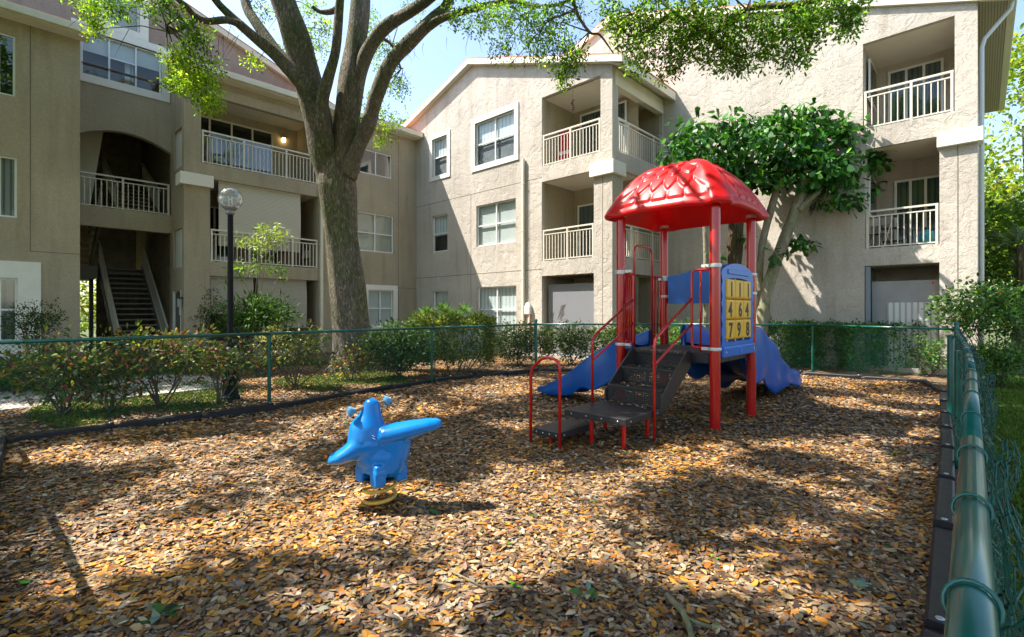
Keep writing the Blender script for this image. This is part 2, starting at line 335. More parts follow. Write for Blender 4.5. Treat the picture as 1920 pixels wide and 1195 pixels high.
# ------------------------------------------------------------------ the apartment buildings
def PM(u0): return lambda a, d, z: (u0 + d, a, z)          # walls facing the lawn from the right-hand wings (coordinate along = v)
def PL(v0): return lambda a, d, z: (a, v0 + d, z)          # walls of the left-hand wing (coordinate along = u)
def fn(x): return x if callable(x) else (lambda a, x=x: x)
def facade(mb, P, a0, a1, ztop, openings=(), zbot=0.0, reveal=0.12, breaks=()):
    """a wall sheet with openings (a0, a1, z0, z1[, breaks]) cut out of it and their reveals; z1 and ztop may be functions of a"""
    ztop = fn(ztop); zb = fn(zbot); br = {a0, a1, *breaks}
    for o in openings:
        br |= {o[0], o[1]}
        if len(o) > 4: br |= set(o[4])
    br = sorted(b for b in br if a0-1e-6 <= b <= a1+1e-6)
    for i in range(len(br)-1):
        l, r = br[i], br[i+1]; m = (l+r)/2
        if r-l < 1e-5: continue
        ops = sorted([o for o in openings if o[0]-1e-6 < m < o[1]+1e-6], key=lambda o: fn(o[2])(m))
        lo = zb
        for o in ops + [None]:
            hi = ztop if o is None else fn(o[2])
            if hi(m)-lo(m) > 1e-4:
                mb.quad(P(l, 0, lo(l)), P(r, 0, lo(r)), P(r, 0, hi(r)), P(l, 0, hi(l)))
            if o is not None: lo = fn(o[3])
            if o is not None and reveal:
                z0, z1 = fn(o[2]), fn(o[3])
                mb.quad(P(l, 0, z1(l)), P(r, 0, z1(r)), P(r, reveal, z1(r)), P(l, reveal, z1(l)))
                if z0(m) > zb(m)+1e-3: mb.quad(P(l, 0, z0(l)), P(r, 0, z0(r)), P(r, reveal, z0(r)), P(l, reveal, z0(l)))
    if reveal:
        for o in openings:
            for a in (o[0], o[1]):
                z0, z1 = fn(o[2])(a), fn(o[3])(a); mb.quad(P(a, 0, z0), P(a, reveal, z0), P(a, reveal, z1), P(a, 0, z1))
def pbox(mb, P, a0, a1, d0, d1, z0, z1):
    p = [P(a, d, z) for a in (a0, a1) for d in (d0, d1) for z in (z0, z1)]
    mb.add(p, [(0,1,3,2),(4,6,7,5),(0,4,5,1),(2,3,7,6),(0,2,6,4),(1,5,7,3)])
def window(parent, P, a0, a1, z0, z1, nx=2, nz=2, trim=0.0, blind=None, split=0.5, depth=0.12, gl=None, name='window', zsplit=None, back=None):
    fr = MB(); t = 0.045; d0, d1 = depth-0.075, depth-0.02
    xs = [a0 + (a1-a0)*i/nx for i in range(nx+1)]; zs = [z0 + (z1-z0)*(zsplit[j] if zsplit else j/nz) for j in range(nz+1)]
    pbox(fr, P, a0, a0+t, d0, d1, z0, z1); pbox(fr, P, a1-t, a1, d0, d1, z0, z1)
    pbox(fr, P, a0+t, a1-t, d0, d1, z0, z0+t); pbox(fr, P, a0+t, a1-t, d0, d1, z1-t, z1)
    for x in xs[1:-1]: pbox(fr, P, x-t/2, x+t/2, d0+.004, d1-.004, z0+t, z1-t)
    for z in zs[1:-1]: pbox(fr, P, a0+t, a1-t, d0+.008, d1-.008, z-t/2, z+t/2)
    w_ = fr.build(name, frame_m, parent)
    for i in range(nx):
        for j in range(nz):
            g = MB(); dd = depth-0.045 + 0.012*(j % 2)
            pbox(g, P, xs[i]+t/3, xs[i+1]-t/3, dd, dd+.006, zs[j]+t/3, zs[j+1]-t/3); g.build('pane', gl or glass_m, w_)
    if blind is not None:
        mat, frac = blind if isinstance(blind, tuple) else (blind, 1.0)
        b = MB(); pbox(b, P, a0+.02, a1-.02, depth+.015, depth+.02, z1-(z1-z0)*frac, z1-.02); b.build('blind', mat, w_)
    bk = MB(); q_ = .35 if back is None else .04; pbox(bk, P, a0-.1, a1+.1, depth+q_, depth+q_+.02, z0-.1, z1+.1)
    bk.build('room_back', back or dark_m, w_)
    if trim:
        tr = MB(); q = trim; e = 0.035
        pbox(tr, P, a0-q, a0, -e, .03, z0-q, z1+q); pbox(tr, P, a1, a1+q, -e, .03, z0-q, z1+q)
        pbox(tr, P, a0, a1, -e, .03, z0-q, z0); pbox(tr, P, a0, a1, -e, .03, z1, z1+q); tr.build('window_trim', trim_m, w_)
    return w_
BAL = None
def railing(parent, P, a0, a1, z0, h=1.0, d=0.04, posts=(0.5,), tilt=None):
    """aluminium balcony railing: two top rails, bottom rail, posts, and every baluster a piece of its own"""
    global BAL
    fr = MB(); k = 0.02
    def seg(x0, x1, z, hh, ww): pbox(fr, P, x0, x1, d-ww/2, d+ww/2, z, z+hh)
    seg(a0, a1, z0+h-.045, .045, .055); seg(a0, a1, z0+h-.17, .03, .035); seg(a0, a1, z0+.03, .03, .035)
    ps = [a0+.03] + [a0+(a1-a0)*q for q in posts] + [a1-.03]
    for x in ps: pbox(fr, P, x-.026, x+.026, d-.026, d+.026, z0, z0+h-.045)
    rl = fr.build('balcony_railing', rail_m, parent)
    if BAL is None: BAL = MB().box(-.011, .011, -.011, .011, 0, .78).mesh('baluster', rail_m)
    for i in range(len(ps)-1):
        n = max(1, round((ps[i+1]-ps[i])/0.125))
        for j in range(1, n):
            x = ps[i] + (ps[i+1]-ps[i])*j/n
            link(BAL, 'baluster', rl, loc=P(x, d, z0+.05))
    return rl
def sliding_door(parent, P, a0, a1, z0, z1, n=2, d=1.6, fm=None, blind=vertical_m, gl=None):
    fr = MB(); t = .06
    xs = [a0+(a1-a0)*i/n for i in range(n+1)]
    for x in xs: pbox(fr, P, x-t/2, x+t/2, d-.07, d-.012, z0, z1)
    pbox(fr, P, a0+t/2, a1-t/2, d-.066, d-.016, z1-t, z1); pbox(fr, P, a0+t/2, a1-t/2, d-.066, d-.016, z0, z0+t)
    o = fr.build('sliding_door', fm or frame_m, parent)
    for i in range(n):
        g = MB(); pbox(g, P, xs[i]+t/2, xs[i+1]-t/2, d-.05, d-.045, z0+t, z1-t); g.build('pane', gl or dglass_m, o)
    if blind: b = MB(); pbox(b, P, a0+.05, a1-.05, d-.02, d-.012, z0+.05, z1-.05); b.build('blind', blind, o)
    else: b = MB(); pbox(b, P, a0+.05, a1-.05, d-.02, d-.012, z0+.05, z1-.05); b.build('room_back', dark_m, o)
    return o
def loggia(parent, P, a0, a1, z0, z1, depth=1.6, mat=None, m_in=None, floor=True, zc=None):
    """recessed balcony: floor, ceiling, back wall and cheeks"""
    zc = zc if zc is not None else z1; b = MB(); r = .12
    b.quad(P(a0, depth, z0), P(a1, depth, z0), P(a1, depth, zc+.3), P(a0, depth, zc+.3))
    b.quad(P(a0, r, z0), P(a0, depth, z0), P(a0, depth, zc+.3), P(a0, r, zc+.3)); b.quad(P(a1, r, z0), P(a1, depth, z0), P(a1, depth, zc+.3), P(a1, r, zc+.3))
    b.build('balcony_wall', mat, parent)
    c = MB(); c.quad(P(a0, r, zc), P(a1, r, zc), P(a1, depth, zc), P(a0, depth, zc)); c.build('balcony_ceiling', ceil_m, parent)
    if floor: f = MB(); pbox(f, P, a0, a1, r, depth, z0-.06, z0); f.build('balcony_floor', conc_m, parent)
insect_m = simple('insect_screen', (.20, .205, .215), .8, noise=.25, nscale=2.5)
def joints(parent, P, segs):
    j = MB()
    for a0, z0, a1, z1 in segs:
        if abs(a1-a0) > abs(z1-z0): pbox(j, P, min(a0, a1), max(a0, a1), -.003, .004, z0-.009, z0+.009)
        else: pbox(j, P, a0-.009, a0+.009, -.003, .004, min(z0, z1), max(z0, z1))
    j.build('expansion_joint', joint_m, parent)
def downspout(parent, P, a, z0, z1, r=.045, d=-.07, mat=None):
    b = MB(); pbox(b, P, a-r, a+r, d-r, d+r, z0, z1)
    for z in np.arange(z0+.6, z1, 1.6): pbox(b, P, a-r-.02, a+r+.02, d-r-.008, 0.0, z, z+.03)
    return b.build('downspout', mat or fascia_m, parent, bevel=.006)

# ---- middle wing: gabled front facing left, corner balconies ----
mid = thing('apartment_building', 'pale rough stucco wing with a gabled front and stacked corner balconies', 'building', CO, ROT)
VL = on_u(781, 400, 0)[0]                               # inner corner with the left wing
vr, zr = on_u(885, 122, 0); SL = (zr-8.75)/vr
def top_m(v): return zr - SL*abs(v-vr)
P0 = PM(0.0)
def mz(px, py): return on_u(px, py, 0)[1]
def mv(px): return on_u(px, 500, 0)[0]
vb0, vb1 = mv(1126), mv(1016)                            # balcony opening (v decreases to the right)
zt0, zt1 = mz(1125, 141), mz(1015, 184)
slope3 = lambda a: zt0 + (zt1-zt0)*(a-vb0)/(vb1-vb0)
print('b3 top', zt0, zt1)
vc0 = mv(1113.5)
z3f = mz(1100, 291); z2f = mz(1100, 483); zc2 = mz(1105, 321); zg = mz(1110, 512)
W = {}
def mrect(x0, x1, yt, yb, xr=None):
    """window rectangle from the photograph: x range, top and bottom read at x0"""
    v1, v0 = mv(x0), mv(x1); return (v0, v1, mz(x0, yb), mz(x0, yt))
w1 = mrect(891, 965, 233, 313); w2 = mrect(811, 839, 263, 333); w3 = mrect(893, 967, 387, 463)
w4 = mrect(811, 839, 406, 474); w5 = mrect(895, 968, 539, 622); w6 = mrect(812, 840, 546, 615)
b3 = (vb0, vb1, z3f, slope3, (vr,)); b2 = (vc0, vb1, z2f, zc2); b1 = (vc0, vb1, 0.12, zg)
wall = MB()
facade(wall, P0, 0.0, 12.0, top_m, [w1, w2, w3, w4, w5, w6, b3, b2, b1], breaks=(vr,), reveal=.13)
US = on_v(1241, 300, 0)[0] + .1                          # where the side meets the right-hand wing
UR = US
PS = PL(0.0)
su0 = on_v(1159, 300, 0)[0]; su1 = US-.05; su0b = on_v(1168, 450, 0)[0]
facade(wall, PS, 0.0, US, 8.75, [(su0, su1, z3f, 8.30), (su0b, su1, z2f, zc2), (su0b+.1, su1, 0.12, zg)], reveal=.13)
wall.build('wall', stucco_m, mid)
# balcony rooms, open on both sides, shared back corner at (1.9, vb1)
for zf, zc, z0b in ((z3f, 8.6, su0), (z2f, zc2, su0b), (0.12, zg, su0b)):
    b = MB(); D = 1.75
    b.quad((D, .13, zf-.05), (D, vb1-.0, zf-.05), (D, vb1, 9.6 if zf > 5 else zc+.02), (D, .13, 9.0 if zf > 5 else zc+.02))
    b.quad((.13, vb1, zf-.05), (D, vb1, zf-.05), (D, vb1, 9.6 if zf > 5 else zc+.02), (.13, vb1, 9.6 if zf > 5 else zc+.02))
    b.build('balcony_wall', stucco_l, mid)
    b = MB(); b.quad((US-.04, .13, zf-.05), (US-.04, 1.2, zf-.05), (US-.04, 1.2, zc+.4), (US-.04, .13, zc+.4)).quad((D, 1.2, zf), (US-.04, 1.2, zf), (US-.04, 1.2, zc+.4), (D, 1.2, zc+.4)).build('balcony_wall', stucco_l, mid)
    c = MB()
    if zf > 5: c.quad((.13, .13, zt0-.02), (US, .13, zt0-.02), (US, vb1, zt1-.02), (.13, vb1, zt1-.02))
    else: c.quad((.13, .13, zc), (US, .13, zc), (US, vb1, zc), (.13, vb1, zc))
    c.build('balcony_ceiling', ceil_m, mid)
    f = MB().box(.13, US, .13, vb1, zf-.08, zf-.002); f.build('balcony_floor', conc_m, mid)
railing(mid, P0, vb0+.02, vb1-.02, z3f, 1.02); railing(mid, P0, vc0+.02, vb1-.02, z2f, 1.02)
railing(mid, PS, su0+.02, su1-.02, z3f, 1.02, posts=(.22, .8)); railing(mid, PS, su0b+.02, su1-.02, z2f, 1.02, posts=(.75,))
PB = PM(1.75-1.75)
sliding_door(mid, P0, .55, vb1-.35, z3f, z3f+2.08, 2, 1.74, blind=vertical_m)
sliding_door(mid, P0, .35, vb1-.25, z2f, z2f+2.05, 2, 1.74, blind=curtain_refl_m)
o = MB(); pbox(o, P0, .1, vb1-.1, .22, .24, .12, zg-.28); o.build('privacy_screen', screen_m, mid)
o = MB()
for (x0, y0, x1, y1, x2, y2) in ((1052, 573, 1061, 571, 1045, 600), (1034, 588, 1039, 586, 1036, 601), (1056, 573, 1058, 590, 1049, 600)):
    pts = [on_u(px, py, .215) for px, py in ((x0, y0), (x1, y1), (x2, y2))]; o.add([(.215, p[0], p[1]) for p in pts], [(0, 1, 2)])
o.build('screen_tear', dark_m, mid)
o = MB(); pbox(o, PS, su0b+.15, su1, .9, .92, .12, zg); o.build('dark_sheet', dark_m, mid)  # flat dark sheet across the ground floor side opening
for wd, nx, nz, tr, bl in ((w1, 2, 2, .19, (curtain_refl_m, .52)), (w2, 1, 2, .17, (curtain_refl_m, .5)), (w3, 2, 2, 0, venetian_m), (w4, 1, 2, 0, (curtain_refl_m, .55)), (w5, 2, 2, 0, curtain_refl_m), (w6, 1, 2, 0, venetian_m)):  # pale half curtains in the trimmed windows: sky reflection put into colour
    window(mid, P0, *wd, nx=nx, nz=nz, trim=tr, blind=bl if bl and (not isinstance(bl, tuple) or bl[1] > 0) else None, depth=.13, gl=glass_m if bl else dglass_m, back=insect_m if tr else None)
joints(mid, P0, [(vb1, z3f-.35, 12, z3f-.35), (vb1, z2f-.35+.1, 12, z2f-.25), (mv(983)-.25, 0, mv(983)-.25, z3f-.35), (mv(883), 0, mv(883), z3f-.35)])
# capital and corner pier
zc0, zc1 = mz(1110, 334), mz(1110, 309)
cap = MB().box(-.10, .62, -.10, vc0+.10, zc0, zc1); cap.build('pier_capital', trim_m, mid, bevel=.012)
jj = MB(); pbox(jj, P0, vc0*.52-.009, vc0*.52+.009, -.003, .004, 0, zc0); jj.build('expansion_joint', joint_m, mid)
# roof: two slopes with tile edge, rake boards, side eave
def slab(mb, pts, t):
    top = [Vector(p) for p in pts]; bot = [p - Vector((0, 0, t)) for p in top]; n = len(pts)
    mb.add(top+bot, [tuple(range(n)), tuple(reversed(range(n, 2*n)))] + [(i, i+n, (i+1) % n+n, (i+1) % n) for i in range(n)])
OV = .22
def rp(u, v, up=.06): return (u, v, top_m(v)+up)
r_ = MB(); slab(r_, [rp(-OV, vr, .2), rp(-OV, -.45, .2), rp(US+.05, -.45, .2), rp(US+.05, vr, .2)], .05)
slab(r_, [rp(-OV, 12.3, .2), rp(-OV, vr, .2), rp(9, vr, .2), rp(9, 12.3, .2)], .05); slab(r_, [rp(US+.05, vr, .2), rp(US+.05, .3, .2), rp(9, .3, .2), rp(9, vr, .2)], .05)
r_.build('roof', tile_m, mid)
f_ = MB()
for v0, v1 in ((-.45, vr), (vr, 12.3)):
    f_.add([(-OV, v0, top_m(v0)+.15), (-OV, v1, top_m(v1)+.15), (-OV, v1, top_m(v1)-.04), (-OV, v0, top_m(v0)-.04), (0.0, v0, top_m(v0)+.15), (0.0, v1, top_m(v1)+.15), (0.0, v1, top_m(v1)-.04), (0.0, v0, top_m(v0)-.04)],
           [(0, 1, 2, 3), (3, 2, 6, 7), (4, 7, 6, 5), (0, 4, 5, 1), (0, 3, 7, 4), (1, 5, 6, 2)])
f_.box(0.002, US+.05, -.45, -.40, top_m(-.45)-.12, top_m(-.45)+.14)
f_.build('fascia_board', fascia_m, mid)
s_ = MB(); s_.add([(-OV+.01, -.40, top_m(-.4)-.10), (US, -.40, top_m(-.4)-.10), (US, 0, 8.70), (-OV+.01, 0, 8.70)], [(0, 1, 2, 3)]); s_.build('soffit', ceil_m, mid)
b_ = MB().box(.14, US-.01, -.02, .20, 8.16, 8.62); b_.build('eave_beam', fascia_m, mid)
bb = MB(); bb.box(.3, 9, 11.9, 12, 0, 8.6).box(8.9, 9, 0, 12, 0, 8.6); bb.build('back_wall', stucco_l, mid)
downspout(mid, P0, mv(983.5), .4, mz(983, 299))
# electric meter beside the downspout
mt = thing('utility_box', 'rounded pale grey utility box on the stucco wall beside the downspout', 'utility box', to_w(0, mv(992)), ROT)
zb_ = mz(992, 580)
b = MB(); b.box(-.12, 0, -.13, .13, zb_-.18, zb_+.1); b.ell((-.06, 0, zb_+.1), (.06, .13, .13)); b.build('box_body', simple('grey_box', (.62, .62, .58), .5), mt, bevel=.02)
b = MB(); b.box(-.07, 0, -.06, .0, .3, zb_-.18); b.build('conduit', fascia_m, mt)
hs = MB(); hs.tube([(-.09, -.10, zb_-.2), (-.10, -.12, .75), (-.16, -.05, .5), (-.2, .05, .3), (-.26, .2, .2), (-.3, .3, .16)], .022, 8)
hb = thing('garden_hose', 'orange hose and pipe running down the wall below the utility box', 'hose', to_w(0, mv(992)), ROT)
hs.build('hose_pipe', simple('orange_rubber', (.42, .10, .03), .6, noise=.4, nscale=20), hb, smooth=True)

# things kept on the middle wing's balconies
tw = thing('beach_towel', 'red towel with white stripes draped over a chair on the upper corner balcony', 'towel', to_w(.55, on_u(1055, 300, .5)[0]), ROT)
def cloth(w_, h_, folds, mat, name, par, M0=(0, 0, 0), dep=.05, axis=1):
    n, k = 30, 8; vs = []
    for j in range(k+1):
        for i in range(n+1):
            x = (i/n-.5)*w_; z = h_*j/k; d = dep*math.sin(i/n*math.pi*2*folds + j*.3) * (1-.4*j/k)
            vs.append((M0[0]+d, M0[1]+x, M0[2]+z) if axis else (M0[0]+x, M0[1]+d, M0[2]+z))
    m = MB(); m.add(vs, [(j*(n+1)+i, j*(n+1)+i+1, (j+1)*(n+1)+i+1, (j+1)*(n+1)+i) for j in range(k) for i in range(n)])
    return m.build(name, mat, par, smooth=True)
tm, tt, tb = new_mat('towel_red'); tc = N(tt, 'ShaderNodeTexCoord'); sx = N(tt, 'ShaderNodeSeparateXYZ'); L(tt, tc.outputs['Generated'], sx.inputs[0])
rr = ramp(tt, sx.outputs['Z'], [(.0, (.45, .01, .02)), (.22, (.45, .01, .02)), (.24, (.75, .7, .68)), (.33, (.75, .7, .68)), (.35, (.45, .01, .02))]); rr.color_ramp.interpolation = 'CONSTANT'
L(tt, rr.outputs[0], tb.inputs['Base Color']); tb.inputs['Roughness'].default_value = .9
cloth(.42, 1.0, 3, tm, 'towel_cloth', tw, (0, 0, z3f+.18), .04)
ch = MB()
for sx_, sy_ in ((-.2, -.2), (-.2, .2), (.2, -.2), (.2, .2)): ch.tube([(sx_, sy_, z3f), (sx_*.9, sy_*.9, z3f+.5 if sx_ < 0 else z3f+1.1)], .014, 6)
cr = thing('folding_chair', 'folding chair under the red towel on the upper corner balcony', 'chair', to_w(.85, on_u(1055, 300, .85)[0]), ROT)
ch.build('chair_frame', steel_m, cr); MB().box(-.22, .22, -.22, .22, z3f+.42, z3f+.46).build('seat', redp_m, cr); MB().box(.17, .2, -.2, .2, z3f+.5, z3f+1.05).build('backrest', redp_m, cr)
wc = thing('wind_chime', 'small purple spiral wind chime hanging from the upper corner balcony ceiling', 'wind chime', to_w(.4, on_u(1074, 170, .4)[0]), ROT)
zz = zt0
mb = MB(); mb.tube([(0, 0, zz), (0, 0, zz-.2)], .004, 4); mb.build('cord', dark_m, wc)
for i in range(6):
    mb = MB(); mb.ell((.025*math.cos(i*1.3), .025*math.sin(i*1.3), zz-.24-.06*i), (.04, .04, .022), 10, 6); mb.build('bead', simple('purple_bead', (.22, .06, .14), .4) if i == 0 else MATS['purple_bead'], wc, smooth=True)

# ---- right-hand wing: tall gable wall with a stack of balconies ----
rgt = thing('apartment_building', 'tall sunlit stucco gable end with three stacked balcony openings behind the playground', 'building', CO, ROT)
P2 = PM(UR)
def rz(px, py): return on_u(px, py, UR)[1]
def rv(px): return on_u(px, 500, UR)[0]
vE = rv(1833); vrr = 2.0
zE = rz(1640, 10); sE = (12.15-zE)/(vrr-rv(1640))
def top_r(v): return 12.15 - sE*abs(v-vrr)
o3 = (rv(1790), rv(1618), rz(1790, 208), lambda a, q0=rz(1790, 29), q1=rz(1618, 83), a0=rv(1790), a1=rv(1618): q0+(q1-q0)*(a-a0)/(a1-a0))
o2 = (rv(1761.5), rv(1622), rz(1762, 457), rz(1757, 256)); o1 = (rv(1761.5), rv(1621), .12, rz(1761, 492))
wall = MB(); facade(wall, P2, vE, 9.0, top_r, [o3, o2, o1], breaks=(vrr,), reveal=.14)
wall.quad((UR, vE, 0), (UR+9, vE, 0), (UR+9, vE, 9.2), (UR, vE, top_r(vE)))
wall.quad((UR+9, vE, 0), (UR+9, 9, 0), (UR+9, 9, 8), (UR+9, vE, 8))
wall.build('wall', stucco_m, rgt)
for op, zf in ((o3, rz(1790, 208)), (o2, rz(1762, 457)), (o1, .12)):
    zc = fn(op[3])((op[0]+op[1])/2) if op is not o3 else op[3](op[0])
    b = MB(); D = 1.9; q = (lambda a: op[3](a)) if op is o3 else (lambda a: zc)
    b.quad(P2(op[0], D, zf), P2(op[1], D, zf), P2(op[1], D, q(op[1])+.02), P2(op[0], D, q(op[0])+.02))
    for a in (op[0], op[1]): b.quad(P2(a, .14, zf), P2(a, D, zf), P2(a, D, q(a)+.02), P2(a, .14, q(a)+.02))
    b.build('balcony_wall', stucco_m, rgt)
    c = MB(); c.quad(P2(op[0], .14, q(op[0])), P2(op[1], .14, q(op[1])), P2(op[1], D, q(op[1])), P2(op[0], D, q(op[0]))); c.build('balcony_ceiling', ceil_m, rgt)
    f = MB(); pbox(f, P2, op[0], op[1], .14, D, zf-.06, zf-.002); f.build('balcony_floor', conc_m, rgt)
railing(rgt, P2, o3[0]+.02, o3[1]-.02, o3[2], .98, posts=(.45,)); railing(rgt, P2, o2[0]+.02, o2[1]-.02, o2[2], .98, posts=())
sliding_door(rgt, P2, o3[0]+.3, o3[1]-.35, o3[2], o3[2]+2.03, 3, 1.89, blind=vertical_m)
sliding_door(rgt, P2, o2[0]+.05, o2[1]-.45, o2[2], o2[2]+2.03, 3, 1.89, blind=vertical_m)
PR_ = PL(o2[1]-.02)
for (zf) in (o2[2], o3[2]):
    fr = MB(); fr.box(UR+.45, UR+1.6, o2[1]-.05, o2[1]-.01, zf+.9, zf+2.0); w_ = fr.build('side_window', frame_m, rgt)
    fr = MB(); fr.box(UR+.52, UR+1.53, o2[1]-.056, o2[1]-.052, zf+.97, zf+1.93); fr.build('pane', MATS['dark_glass'], w_)
    MB().box(UR+.52, UR+1.53, o2[1]-.0515, o2[1]-.0505, zf+.97, zf+1.93).build('room_back', dark_m, w_)
o = MB(); pbox(o, P2, o1[0]+.02, o1[1]-.12, .30, .315, .12, o1[3]-.40); o.build('privacy_screen', simple('mesh_screen', (.33, .325, .31), .8, noise=.12, nscale=2), rgt)
o = MB(); pbox(o, P2, o1[0]+.04, o1[0]+(o1[1]-o1[0])*.70, .27, .285, .12, o1[3]-.95); o.build('vertical_blind', vertical_m, rgt)
o = MB(); pbox(o, P2, o1[1]-.12, o1[1]-.02, .02, .12, .12, o1[3]-.02); o.build('screen_post', simple('grey_post', (.20, .24, .28), .5), rgt)
kz0, kz1 = rz(1800, 272), rz(1800, 246)
MB().box(UR-.11, UR+.3, vE-.10, rv(1757), kz0, kz1).build('pier_capital', trim_m, rgt, bevel=.012)
joints(rgt, P2, [(rv(1796), 0, rv(1796), kz0)])
r_ = MB(); OR = .10
def rq(u, v, up=.2): return (u, v, top_r(v)+up)
slab(r_, [rq(UR-OR, vrr), rq(UR-OR, vE-.55), rq(UR+9, vE-.55), rq(UR+9, vrr)], .05); slab(r_, [rq(UR-OR, 9.5), rq(UR-OR, vrr), rq(UR+9, vrr), rq(UR+9, 9.5)], .05)
r_.build('roof', tile_m, rgt)
f_ = MB()
for v0, v1 in ((vE-.55, vrr), (vrr, 9.5)):
    f_.add([(UR-OR, v0, top_r(v0)+.15), (UR-OR, v1, top_r(v1)+.15), (UR-OR, v1, top_r(v1)-.06), (UR-OR, v0, top_r(v0)-.06), (UR, v0, top_r(v0)+.15), (UR, v1, top_r(v1)+.15), (UR, v1, top_r(v1)-.06), (UR, v0, top_r(v0)-.06)],
           [(0, 1, 2, 3), (3, 2, 6, 7), (4, 7, 6, 5), (0, 4, 5, 1), (0, 3, 7, 4), (1, 5, 6, 2)])
f_.build('fascia_board', fascia_m, rgt)
zs = top_r(vE)-.02
sf = MB().box(UR-.05, UR+9, vE-.50, vE-.002, zs-.05, zs); sf.build('soffit', soffit_m, rgt)
gt = MB().box(UR-.12, UR+9, vE-.66, vE-.50, zs-.04, zs+.15); gt.build('gutter', fascia_m, rgt, bevel=.015)
dp = MB(); dp.tube([(UR+.5, vE-.58, zs-.03), (UR+.5, vE-.55, zs-.2), (UR+.45, vE-.12, zs-.75), (UR+.42, vE-.07, zs-.95), (UR+.42, vE-.07, .2)], .045, 8)
dp.build('downspout', simple('white_pipe', (.66, .68, .70), .4), rgt, smooth=True)
lm = thing('wall_lantern', 'small dark lantern on the back wall of the middle balcony at right', 'lamp', to_w(UR+1.8, on_u(1657, 350, UR+1.9)[0]), ROT)
zl = on_u(1657, 350, UR+1.8)[1]
MB().box(-.07, .07, -.07, .07, zl-.1, zl+.1).build('lantern_glass', simple('frosted', (.35, .34, .3), .3), lm, bevel=.01)
MB().box(-.09, .09, -.09, .09, zl+.1, zl+.14).build('lantern_cap', doorframe_m, lm); MB().box(.05, .1, -.05, .05, zl-.05, zl+.08).build('bracket', doorframe_m, lm)
# folding chairs, rack and water jug on the middle balcony
def bal_chair(px, lab, rot):
    t = thing('folding_chair', lab, 'chair', to_w(UR+.75, on_u(px, 430, UR+.75)[0]), ROT+rot, 'folding chairs on the middle right balcony'); z = o2[2]
    for sy in (-.2, .2):
        m = MB(); m.tube([(-.22, sy, z), (.16, sy, z+.88)], .013, 6); m.build('leg', steel_m, t); m = MB(); m.tube([(.22, sy, z), (-.12, sy, z+.48)], .013, 6); m.build('leg', steel_m, t)
    MB().box(-.2, .16, -.19, .19, z+.44, z+.465).build('seat', simple('putty', (.40, .36, .28), .6) if 'putty' not in MATS else MATS['putty'], t, bevel=.01)
    MB().box(.10, .13, -.19, .19, z+.68, z+.9).build('backrest', MATS['putty'], t, bevel=.01)
bal_chair(1634, 'tan folding chair nearest the left end of the middle right balcony', .3)
bal_chair(1652, 'tan folding chair standing behind the second picket from the left on the middle right balcony', -.5)
rk = thing('plant_rack', 'dark metal rack beside the folding chairs on the middle right balcony', 'rack', to_w(UR+1.1, on_u(1672, 430, UR+1.1)[0]), ROT); z = o2[2]
for k, zz in enumerate((.25, .6, .92)): MB().box(-.14, .14, -.25, .25, z+zz, z+zz+.025).build('shelf', doorframe_m, rk)
for sx in (-.13, .13):
    for sy in (-.23, .23): MB().box(sx-.01, sx+.01, sy-.01, sy+.01, z, z+.95).build('upright', doorframe_m, rk)
jg = thing('water_jug', 'turquoise jug with a dark cap on the middle right balcony floor', 'jug', to_w(UR+.8, on_u(1738, 440, UR+.8)[0]), ROT)
m = MB(); m.lathe([(0, z), (.13, z), (.155, z+.03), (.155, z+.34), (.13, z+.40), (.05, z+.43), (.05, z+.47)], 18); m.build('jug_body', simple('turquoise', (.02, .28, .36), .35), jg, smooth=True)
m = MB(); m.lathe([(.06, z+.46), (.06, z+.52), (0, z+.52)], 14); m.build('cap', doorframe_m, jg)

# ---- left-hand wing ----
lft = thing('apartment_building', 'shaded tan stucco wing with an arched stair entry and long balconies at left', 'building', CO, ROT)
P3 = PL(VL); VA = VL + 1.5; P4 = PL(VA)
def lu(px, v0=None): return on_v(px, 500, VL if v0 is None else v0)[0]
def lz(px, py, v0=None): return on_v(px, py, VL if v0 is None else v0)[1]
EAVE = lz(420, 155)
uc0, uc1 = lu(345), lu(392)                               # pier with the capital
ub0, ub1 = lu(377), lu(597)
z3, z2 = lz(480, 324), lz(480, 496); zh3 = EAVE-.55
ub2 = lu(394)
L3 = (ub0, ub1, z3, zh3); L2 = (ub2, ub1, z2, lz(500, 353)); L1 = (ub2, ub1, .12, lz(500, 522))
def lrect(x0, x1, yt, yb, v0=None): return (lu(x0, v0), lu(x1, v0), lz(x1, yb, v0), lz(x1, yt, v0))
lw3 = lrect(674, 735, 292, 336); lw2 = lrect(668, 738, 406, 476); lw1 = lrect(690, 737, 545, 612)
uE = lu(150)                                              # corner of the near block
nw3 = lrect(-35, 29, 68, 182); nw2 = lrect(-35, 32, 296, 409); nw1 = lrect(-35, 33, 522, 640)
wall = MB()
facade(wall, P3, uc0, 0.0, EAVE, [L3, L2, L1, lw3, lw2, lw1], reveal=.12)
facade(wall, P3, uE-9, uE, EAVE, [nw3, nw2, nw1], reveal=.12)
